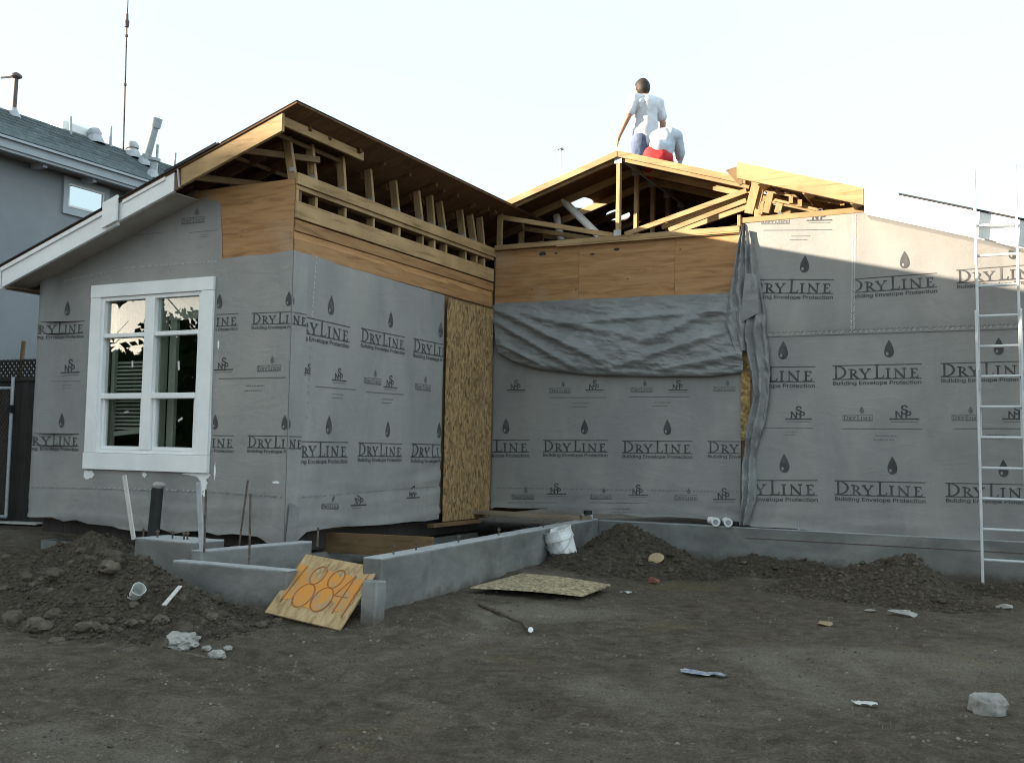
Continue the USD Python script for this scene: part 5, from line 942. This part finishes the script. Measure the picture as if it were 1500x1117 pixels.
for h_, k_, a_ in ((hipL, knL, anL), (hipR, knR, anR)): Bn += [((p1(0, 0, 0.98), 0.13), (h_, 0.10)), ((h_, 0.095), (k_, 0.06)), ((k_, 0.06), (a_, 0.04))]
Bn += hand(wrL, wrL - elL + p1(0, .05, -.1), p1(0.3, 0.95, 0)) + hand(wrR, wrR - elR + p1(0, .05, -.1), p1(-0.3, 0.95, 0))
obj('body', body(Bn), skin, man1, True)
shirt = [((p1(0, 0, 0.93), 0.175), (p1(0, 0.0, 1.15), 0.168)), ((p1(-0.05, 0, 0.95), 0.15), (p1(0.05, 0, 0.95), 0.15)), ((p1(0, 0, 1.15), 0.168), (p1(0, -0.01, 1.36), 0.165)), ((p1(-0.11, -0.01, 1.36), 0.125), (p1(0.11, -0.01, 1.36), 0.125)), ((shL, 0.088), (p1(-0.05, 0, 1.44), 0.085)), ((shR, 0.088), (p1(0.05, 0, 1.44), 0.085)), ((shL, 0.085), (shL * .35 + elL * .65, 0.078)), ((shR, 0.085), (shR * .35 + elR * .65, 0.078))]
obj('shirt', folds(body(shirt), 0.014, 9, 3), tshirt, man1, True)
tr_ = [((p1(-0.04, 0, 0.93), 0.145), (p1(0.04, 0, 0.93), 0.145))]
for h_, k_, a_ in ((hipL, knL, anL), (hipR, knR, anR)): tr_ += [((p1(0, 0, 0.94), 0.14), (h_ + p1(0, -.02, -.04), 0.118)), ((h_ + p1(0, -.02, -.04), 0.118), (k_, 0.088)), ((k_, 0.088), (a_, 0.075))]
obj('trousers', folds(body(tr_), 0.012, 11, 6), jeans, man1, True)
hm = body([((hd + p1(0, -0.02, 0.035), 0.105), (hd + p1(0, -0.035, -0.01), 0.098)), ((hd + p1(0, 0.03, 0.06), 0.085), (hd + p1(0, -0.02, 0.06), 0.09)), ((hd + p1(0, -0.05, -0.03), 0.075), (hd + p1(0, -0.05, -0.06), 0.06))], 0.02, 6)
obj('hair', hm, hair, man1, True)
for a_ in (anL, anR): obj('boot', body([((a_ + p1(0, 0, -0.02), 0.055), (a_ + p1(0, 0.0, -0.045), 0.05)), ((a_ + p1(0, 0, -0.05), 0.045), (a_ + p1(0, 0.16, -0.055), 0.04))], 0.03, 6), darkwood[0], man1, True)
best = None
for y in np.arange(5.0, 9.0, 0.02):
    p = at(946, 130, 1, y); zf = float(ztr(p[0])) + 0.0
    e = abs(at(940, 115, 1, y)[2] - zf - 1.77)
    if best is None or e < best[0]: best = (e, p[0], y, zf)
MAN = best; placed(man1, (best[1], best[2], best[3]), 52)

# crouching second worker, facing left across the roof
man2 = thing('person', 'person kneeling and bent over on the roof in pale blue shirt and red trousers', 'person')
pel, che, hd2 = p1(-0.05, 0.0, 0.22), p1(0.06, 0.10, 0.52), p1(0.11, 0.31, 0.58)
B2 = [((pel, 0.14), (che, 0.145)), ((che, 0.12), (hd2 + p1(0, -.08, 0.0), 0.06)), ((hd2, 0.095), (hd2 + p1(0, 0.03, 0.0), 0.095)), ((hd2 + p1(0, .06, -.06), 0.05), (hd2 + p1(0, .06, -.10), 0.035)), ((hd2 + p1(0, .09, -0.04), 0.02), (hd2 + p1(0, .11, -.06), 0.012))]
LIMB = []
for s in (-1, 1):
    sh, el, wr = che + p1(0.16 * s, 0.04, 0.02), che + p1(0.20 * s, 0.16, -0.22), che + p1(0.13 * s, 0.32, -0.40); hp, kn, an = pel + p1(0.11 * s, 0.02, -0.03), pel + p1(0.16 * s, 0.32, -0.18), pel + p1(0.13 * s, -0.08, -0.19); LIMB.append((s, sh, el, wr, hp, kn, an))
    B2 += [((che + p1(0.06 * s, 0.0, 0.02), 0.10), (sh, 0.065)), ((sh, 0.055), (el, 0.042)), ((el, 0.042), (wr, 0.028)), ((pel, 0.12), (hp, 0.10)), ((hp, 0.10), (kn, 0.062)), ((kn, 0.06), (an, 0.04))] + hand(wr, p1(-0.1 * s, 0.9, -0.3), p1(-1.0 * s, 0, 0.2))
obj('body', body(B2), skin, man2, True)
sh2 = [((pel + p1(0.09, .03, 0.08), 0.155), (che + p1(0, 0, 0.0), 0.155)), ((che, 0.15), (hd2 + p1(-0.01, -.10, -.02), 0.085)), ((pel + p1(0.02, -.03, 0.11), 0.14), (pel + p1(0.08, .02, 0.10), 0.155))]
for s, sh, el, wr, hp, kn, an in LIMB: sh2 += [((che + p1(0.06 * s, 0, 0.02), 0.13), (sh, 0.09)), ((sh, 0.09), (el, 0.07)), ((el, 0.07), (el * .1 + wr * .9, 0.05))]
obj('shirt', folds(body(sh2), 0.018, 8, 5), pale_blue, man2, True)
tr2 = [((pel + p1(-0.05, -.02, 0.0), 0.155), (pel + p1(0.05, -.02, -.03), 0.155))]
for s, sh, el, wr, hp, kn, an in LIMB: tr2 += [((pel + p1(0, 0, -.03), 0.15), (hp, 0.125)), ((hp, 0.12), (kn, 0.085)), ((kn, 0.085), (an, 0.065))]
obj('trousers', folds(body(tr2), 0.012, 10, 7), red_cloth, man2, True)
obj('hair', body([((hd2 + p1(0, -0.03, 0.025), 0.098), (hd2 + p1(0, -0.02, 0.0), 0.098)), ((hd2 + p1(0, 0.03, 0.03), 0.09), (hd2 + p1(0, -.02, 0.03), 0.09))], 0.025, 6), hair, man2, True)
for s, sh, el, wr, hp, kn, an in LIMB: obj('boot', body([((an, 0.052), (an + p1(0, -0.08, -0.01), 0.045))], 0.03, 6), darkwood[0], man2, True)
best2 = (0, 2.0, 4.66, float(ztr(2.0)) + 0.0); placed(man2, best2[1:], 10, 0.84)

# ------------------------------------------------------------------ neighbour house and its roof things
nb = thing('neighbour_house', 'two-storey blue-grey stucco house with dark shingle roof at far left', 'house')
EX, EZ, NM = -6.7, 5.559, 0.70
NRX = EX - 1.04; NRZ = EZ + NM * 1.04; Y0, Y1 = -3.4, 16.0; WX = EX - 0.42
obj('wall', box(-14.0, WX, Y0 + 0.4, Y1 - 0.4, -0.3, EZ - 0.16), stucco, nb)
obj('soffit', box(WX, EX - 0.03, Y0, Y1, EZ - 0.175, EZ - 0.16), soffit_mat, nb)
obj('fascia_board', box(EX - 0.03, EX, Y0, Y1, EZ - 0.175, EZ - 0.015), grey_trim, nb)
obj('gutter_lip', box(EX, EX + 0.05, Y0, Y1, EZ - 0.055, EZ - 0.02), grey_trim, nb)
obj('fascia_trim', box(EX - 0.10, EX - 0.03, Y0, Y1, EZ - 0.215, EZ - 0.176), grey_trim, nb)
nroof = obj('roof', prism(Polygon([(EX + 0.03, EZ - 0.02), (EX + 0.03, EZ), (NRX, NRZ), (-14.2, NRZ - 0.35 * (NRX + 14.2)), (-14.2, NRZ - 0.35 * (NRX + 14.2) - 0.03), (NRX, NRZ - 0.05)]), 1, Y0 - 0.2, Y1 + 0.2), shingle, nb)
# courses of shingles on the slope that shows, each tab with its own edge
sh_ms = []; g_ = np.random.default_rng(3)
for r_ in range(9):
    y = 0.8 - 0.15 * (r_ % 2)
    while y < 13.5:
        w = 0.30 + g_.uniform(-.02, .02); t0 = r_ / 9.0; t1 = min((r_ + 1.25) / 9.0, 1.0); xa, xb = EX + 0.03 - t0 * 1.07, EX + 0.03 - t1 * 1.07; za, zb_ = EZ + NM * (EX - xa + 0.0) + 0.016 + g_.uniform(0, .006), EZ + NM * (EX - xb) + 0.006
        V = np.array([(xa, y, za), (xa, y + w - 0.012, za), (xb, y + w - 0.012, zb_), (xb, y, zb_)]); V = np.vstack([V, V - [0, 0, 0.014]]); sh_ms.append(trimesh.Trimesh(V, [[0, 1, 2], [0, 2, 3], [0, 4, 5], [0, 5, 1], [1, 5, 6], [1, 6, 2], [3, 7, 4], [3, 4, 0]], process=False)); y += w
for m in sh_ms[:300]: obj('shingle', m, shingle, nb)
if len(sh_ms) > 300: obj('shingles', cat(sh_ms[300:]), shingle, nb, kind='stuff')
for y in np.arange(0.8, 13.5, 0.9): obj('rafter_tail', box(WX + 0.02, EX - 0.12, y, y + 0.07, EZ - 0.26, EZ - 0.18), grey_trim, nb)
def nwall(px, py): return at(px, py, 0, WX)
a, b = nwall(99, 268), nwall(150, 316); nw = obj('window', cat(box(WX, WX + 0.04, a[1] - 0.09, b[1] + 0.09, a[2], a[2] + 0.09), box(WX, WX + 0.04, a[1] - 0.09, b[1] + 0.09, b[2] - 0.12, b[2] - 0.01), box(WX, WX + 0.04, a[1] - 0.09, a[1], b[2] - 0.01, a[2]), box(WX, WX + 0.04, b[1], b[1] + 0.09, b[2] - 0.01, a[2])), grey_trim, nb)
obj('frame', cat(box(WX + 0.005, WX + 0.03, a[1], a[1] + 0.03, b[2], a[2]), box(WX + 0.005, WX + 0.03, b[1] - 0.03, b[1], b[2], a[2]), box(WX + 0.005, WX + 0.03, a[1] + .03, b[1] - .03, a[2] - 0.03, a[2]), box(WX + 0.005, WX + 0.03, a[1] + .03, b[1] - .03, b[2], b[2] + 0.03)), white, nw)
obj('pane', box(WX + 0.008, WX + 0.012, a[1] + 0.03, b[1] - 0.03, b[2] + 0.03, a[2] - 0.03), bright_glass, nw)
obj('wall_trim', box(WX, WX + 0.02, nwall(92, 300)[1] - 0.02, nwall(92, 300)[1], a[2] + 0.1, EZ - 0.22), grey_trim, nb)
def nroof_at(px, py):
    """The point of the neighbour's visible roof slope at a photo pixel."""
    d = (px - 750) / FPX * rt - (py - 558.5) / FPX * upv + fw; n = np.array([NM, 0, 1.0]); q = np.array([EX, 0, EZ]); t = ((q - CAM) @ n) / (d @ n); p = CAM + t * d
    p[0] = max(p[0], NRX); p[2] = EZ + NM * (EX - p[0]); return p
def up_to(p, px, py): return at(px, py, 1, p[1])
def flue(name, base, top, r, m, label, cap=None, capm=None, flash=True, group=None):
    p = nroof_at(*base); q = up_to(p, *top); o = thing(name, label, 'roof vent', group); obj('pipe', tube([p - [0, 0, 0.05], q], r, 10), m, o, 40)
    if flash: obj('flashing', lathe([(r * 1.2 + 0.07, -0.05), (r * 1.15, 0.10), (r, 0.11)], 14, p), galv, o, 40)
    if cap: obj('cap', lathe(cap, 14, q, (q - p) / np.linalg.norm(q - p)), capm or m, o, 40)
    return o, p, q
o, p, q = flue('roof_vent', (20, 168), (23.5, 116), 0.035, brown_metal, 'brown flue pipe with spinner cap on the neighbour roof at far left', [(0, 0), (0.03, 0), (0.085, 0.03), (0.085, 0.06), (0.03, 0.10), (0, 0.105)])
obj('vane', beam(q + [0, 0, 0.04], q + [-0.22, -0.10, 0.02], 0.012, 0.03), brown_metal, o)
flue('roof_vent', (139, 206), (138.5, 199), 0.085, galv, 'left short mushroom vent on the neighbour roof beside the white box', [(0, 0), (0.11, 0), (0.12, 0.05), (0.09, 0.11), (0, 0.12)])
flue('roof_vent', (194, 228), (193.5, 218), 0.085, galv, 'right short mushroom vent on the neighbour roof left of the tall flue', [(0, 0), (0.11, 0), (0.12, 0.05), (0.09, 0.11), (0, 0.12)])
flue('roof_vent', (211, 240), (226, 187), 0.075, galv, 'tall leaning grey flue on the neighbour roof', [(0.0, 0), (0.095, 0), (0.10, 0.02), (0.10, 0.17), (0, 0.175)])
flue('roof_vent', (223, 258), (226, 236), 0.06, galv, 'cluster of low bright vents at the right end of the neighbour roof', [(0, 0), (0.10, 0.0), (0.10, 0.05), (0, 0.06)])
for k, (b_, t_, lab) in enumerate((((104, 197), (103.5, 171), 'thin pipe at the left end of the white box on the neighbour roof'), ((162, 215), (162.5, 185), 'thin pipe between the two mushroom vents on the neighbour roof'), ((229, 252), (231, 212), 'thin pipe just right of the tall leaning flue'), ((255, 247), (257, 224), 'rightmost thin pipe above the neighbour roof'))): flue('vent_pipe', b_, t_, 0.022, galv, lab, flash=False)
p = nroof_at(118, 200); wb = thing('roof_box', 'long white box unit on the neighbour roof ridge', 'roof unit'); obj('case', chbox((0.4, 0.62, 0.18), 0.03).apply_translation((p[0] - 0.35, p[1] + 0.1, p[2] + 0.16)), white, wb)
for s in (-0.22, 0.22): obj('leg', box(p[0] - 0.4, p[0] - 0.3, p[1] + 0.1 + s, p[1] + 0.16 + s, p[2] - 0.1, p[2] + 0.075), galv, wb)
p = nroof_at(178, 217); q = up_to(p, 186, 30); ant = thing('antenna_mast', 'tall thin antenna mast rising from the neighbour roof', 'antenna'); dz_ = q - p
obj('mast', tube([p, p + dz_ * 0.5, q], [0.016, 0.014, 0.012], 7), rust, ant, 40); obj('upper_rod', tube([q, up_to(p, 189, -30)], [0.010, 0.008], 6), rust, ant)
obj('bracket', lathe([(0.012, -0.12), (0.035, -0.12), (0.045, -0.03), (0.025, 0.02), (0.02, 0.12), (0.012, 0.12)], 10, q), brown_metal, ant, 40)
for f_ in (0.5, 0.88): obj('clamp', lathe([(0.012, -0.02), (0.026, -0.02), (0.026, 0.02), (0.012, 0.02)], 8, p + dz_ * f_), brown_metal, ant)

# ------------------------------------------------------------------ side yard: fence, gate, stake
FY = 1.6
fb = thing('wood_fence', 'dark weathered board fence with lattice top between the houses', 'fence')
fz0 = 0.1; ftop = at(20, 527, 1, FY)[2]; flat_z = at(20, 556, 1, FY)[2]; fx1 = -3.55; fx0 = -6.9
x = fx0
while x < fx1:
    obj('fence_board', chbox((0.135, 0.02, flat_z - fz0 - 0.02), 0.003).apply_translation((x + 0.07, FY + 0.02, (flat_z + fz0 - 0.02) / 2)), fence_mat, fb); x += 0.142
obj('rail', box(fx0, fx1, FY - 0.02, FY + 0.03, ftop - 0.03, ftop), fence_mat, fb); obj('rail', box(fx0, fx1, FY - 0.025, FY + 0.035, flat_z - 0.02, flat_z + 0.02), fence_mat, fb)
for x in np.arange(fx0, fx1 + .01, (fx1 - fx0) / 2): obj('post', box(x - .045, x + .045, FY + 0.035, FY + 0.12, 0, ftop + 0.02), fence_mat, fb)
hl = ftop - flat_z
for x in np.arange(fx0 - hl, fx1, 0.085):
    for s, yo in ((1, 0.0), (-1, 0.012)):
        xa = x if s > 0 else x + hl; xb = x + hl if s > 0 else x; c = LineString([(xa, flat_z), (xb, ftop)]).intersection(sbox(fx0, 0, fx1, 9))
        if c.length > 0.05: (u0, v0), (u1, v1) = c.coords[0], c.coords[-1]; obj('lattice_strip', beam((u0, FY + yo, v0), (u1, FY + yo, v1), 0.008, 0.032, (0, 0, 1)), fence_mat, fb)
gt = thing('chain_link_gate', 'chain-link gate with grey tube frame at the left edge', 'gate'); GYp = FY - 0.25
gtr, gbr = at(18.5, 568, 1, GYp), at(17.5, 757, 1, GYp); gx1 = gtr[0]; gz1, gz0 = gtr[2], gbr[2]; gx0 = gx1 - 1.05
obj('frame', cat(tube([(gx1, GYp, gz0), (gx1, GYp, at(19, 552, 1, GYp)[2])], 0.022, 10), tube([(gx0, GYp, gz0), (gx0, GYp, gz1)], 0.022, 10), tube([(gx0, GYp, gz1), (gx1, GYp, gz1)], 0.02, 10), tube([(gx0, GYp, gz0), (gx1, GYp, gz0)], 0.02, 10)), galv, gt, 40)
obj('hinge', box(gx1 - 0.03, gx1 + 0.03, GYp - 0.035, GYp + 0.03, gz1 - 0.32, gz1 - 0.22), black_plastic, gt)
ws = []
for k in np.arange(-1.6, 1.06, 0.06):
    for s in (1, -1):
        c = LineString([(gx0 + k, gz0), (gx0 + k + (gz1 - gz0), gz1)] if s > 0 else [(gx0 + k, gz1), (gx0 + k + (gz1 - gz0), gz0)]).intersection(sbox(gx0, gz0, gx1, gz1))
        if c.length > 0.05: (u0, v0), (u1, v1) = c.coords[0], c.coords[-1]; ws.append(tube([(u0, GYp + s * .003, v0), (u1, GYp + s * .003, v1)], 0.0022, 4, False))
obj('wire_mesh', cat(ws), rust, gt)
a, b = at(28, 530, 1, FY + 0.3), at(35, 499, 1, FY + 0.3); lone('wooden_stake', beam(a - [0, 0, 0.5], b, 0.03, 0.06, (1, 0, 0)), darkwood[2], 'dark wooden stake sticking up behind the lattice fence', 'stake')

# ------------------------------------------------------------------ trees across the yard (they shade the yard and are mirrored in the window)
def tree(label, loc, H, R, conifer, seed, n=2600, ls=1.0):
    g_ = np.random.default_rng(seed); o = thing('conifer_tree' if conifer else 'broadleaf_tree', label, 'tree'); x, y = loc
    limbs = [tube([(x, y, -0.1), (x + .05, y, H * .4), (x, y, H * (0.95 if conifer else 0.7))], [0.04 * H * .6, 0.03 * H * .5, 0.02], 9)]
    if not conifer:
        for k in range(7): a = g_.uniform(0, 6.28); limbs.append(tube([(x, y, H * g_.uniform(.3, .55)), (x + math.cos(a) * R * .7, y + math.sin(a) * R * .7, H * g_.uniform(.6, .85))], [0.05, 0.015], 6))
    obj('trunk', cat(limbs), bark, o, 40); P = []
    if conifer:
        while len(P) < n:
            t = g_.random() ** 0.7; z = H * (1 - t * 0.9); r = R * t * (0.75 + 0.25 * math.sin(z * 9)); a = g_.uniform(0, 6.28); q = r * math.sqrt(g_.random()); P.append((x + q * math.cos(a), y + q * math.sin(a), z - 0.15 * q))
    else:
        cl = [(g_.normal(size=3) * [R * .42, R * .42, H * (.2 if H > 9 else .24)] + [x, y, H * (.62 if H > 9 else .48)], R * g_.uniform(.3, .5)) for _ in range(20)] + [(np.array([x + R * u_, y + R * w_, H - R * .36]), R * .45) for u_, w_ in ((0, -.75), (.2, -.3), (0, .3), (-.2, .75))]
        while len(P) < n: c, r = cl[g_.integers(len(cl))]; d = g_.normal(size=3); d /= np.linalg.norm(d); q = c + d * r * g_.random() ** .35 * [1, 1, .8]; P.append(tuple(q)) if q[2] < H else None
    if H < 9 and not conifer:     # skirts of leaves down to the grass
        while len(P) < n * 1.5: a = g_.uniform(0, 6.28); q = R * .95 * math.sqrt(g_.random()); P.append((x + q * math.cos(a), y + q * math.sin(a), g_.uniform(0.0, H * .55)))
    n = len(P); P = np.array(P); s = g_.uniform(.10, .2, (n, 1)) * ls * (1.0 if not conifer else .8); A = g_.normal(size=(n, 3)); A /= np.linalg.norm(A, axis=1, keepdims=True); B = np.cross(A, g_.normal(size=(n, 3))); B /= np.linalg.norm(B, axis=1, keepdims=True)
    V = np.stack([P - A * s, P + B * s * .6, P + A * s, P - B * s * .6], 1).reshape(-1, 3); F4 = np.arange(4 * n).reshape(n, 4); obj('crown', (V, F4), needle_mat if conifer else leaf_mat, o)
for k, (x, y, H, R) in enumerate(((-49, -21.5, 14.8, 4.6), (-50.5, -26.2, 15.1, 4.8), (-49.5, -30.5, 14.9, 4.8), (-50.5, -35.0, 15.0, 4.6), (-49, -39.0, 14.0, 4.2))):
    tree(('northernmost', 'second', 'middle', 'fourth', 'southernmost')[k] + ' tall tree of the far row across the street', (x, y), H, R, False, 11 + k, 9500, 3.2)
tree('low round tree behind the viewer', (-15.0, -12.0), 4.0, 2.2, False, 3, 2600)
tree('dark conifer behind the viewer', (-16.8, -14.6), 5.6, 1.2, True, 4, 2600)
tree('low bushy tree beside the conifer behind the viewer', (-19.5, -13.4), 4.3, 2.4, False, 5, 2600)
tree('tall dense tree behind the viewer', (-19.0, -18.9), 8.5, 2.3, False, 6, 4500)
tree('second tall dense tree behind the viewer', (-15.5, -20.5), 8.0, 2.6, False, 7, 4500)

GROUPS = {'rebar': 'rebars standing in and beside the porch foundation', 'dirt_pile': 'soil heaps along the foundations', 'roof_vent': 'vents and flues on the neighbour roof', 'vent_pipe': 'thin pipes on the neighbour roof',
          'pvc_fitting': 'white pvc fittings on the back foundation', 'litter': 'scraps of litter on the yard', 'rubble': 'white rubble on the yard', 'stone': 'stones on the yard', 'broadleaf_tree': 'trees behind the viewer', 'person': 'workers on the roof'}
for p in stage.GetPrimAtPath('/World').GetChildren():
    for k, v in GROUPS.items():
        if p.GetName() == k or (p.GetName().startswith(k + '_') and p.GetName()[len(k) + 1:].isdigit()): p.SetCustomDataByKey('group', v)
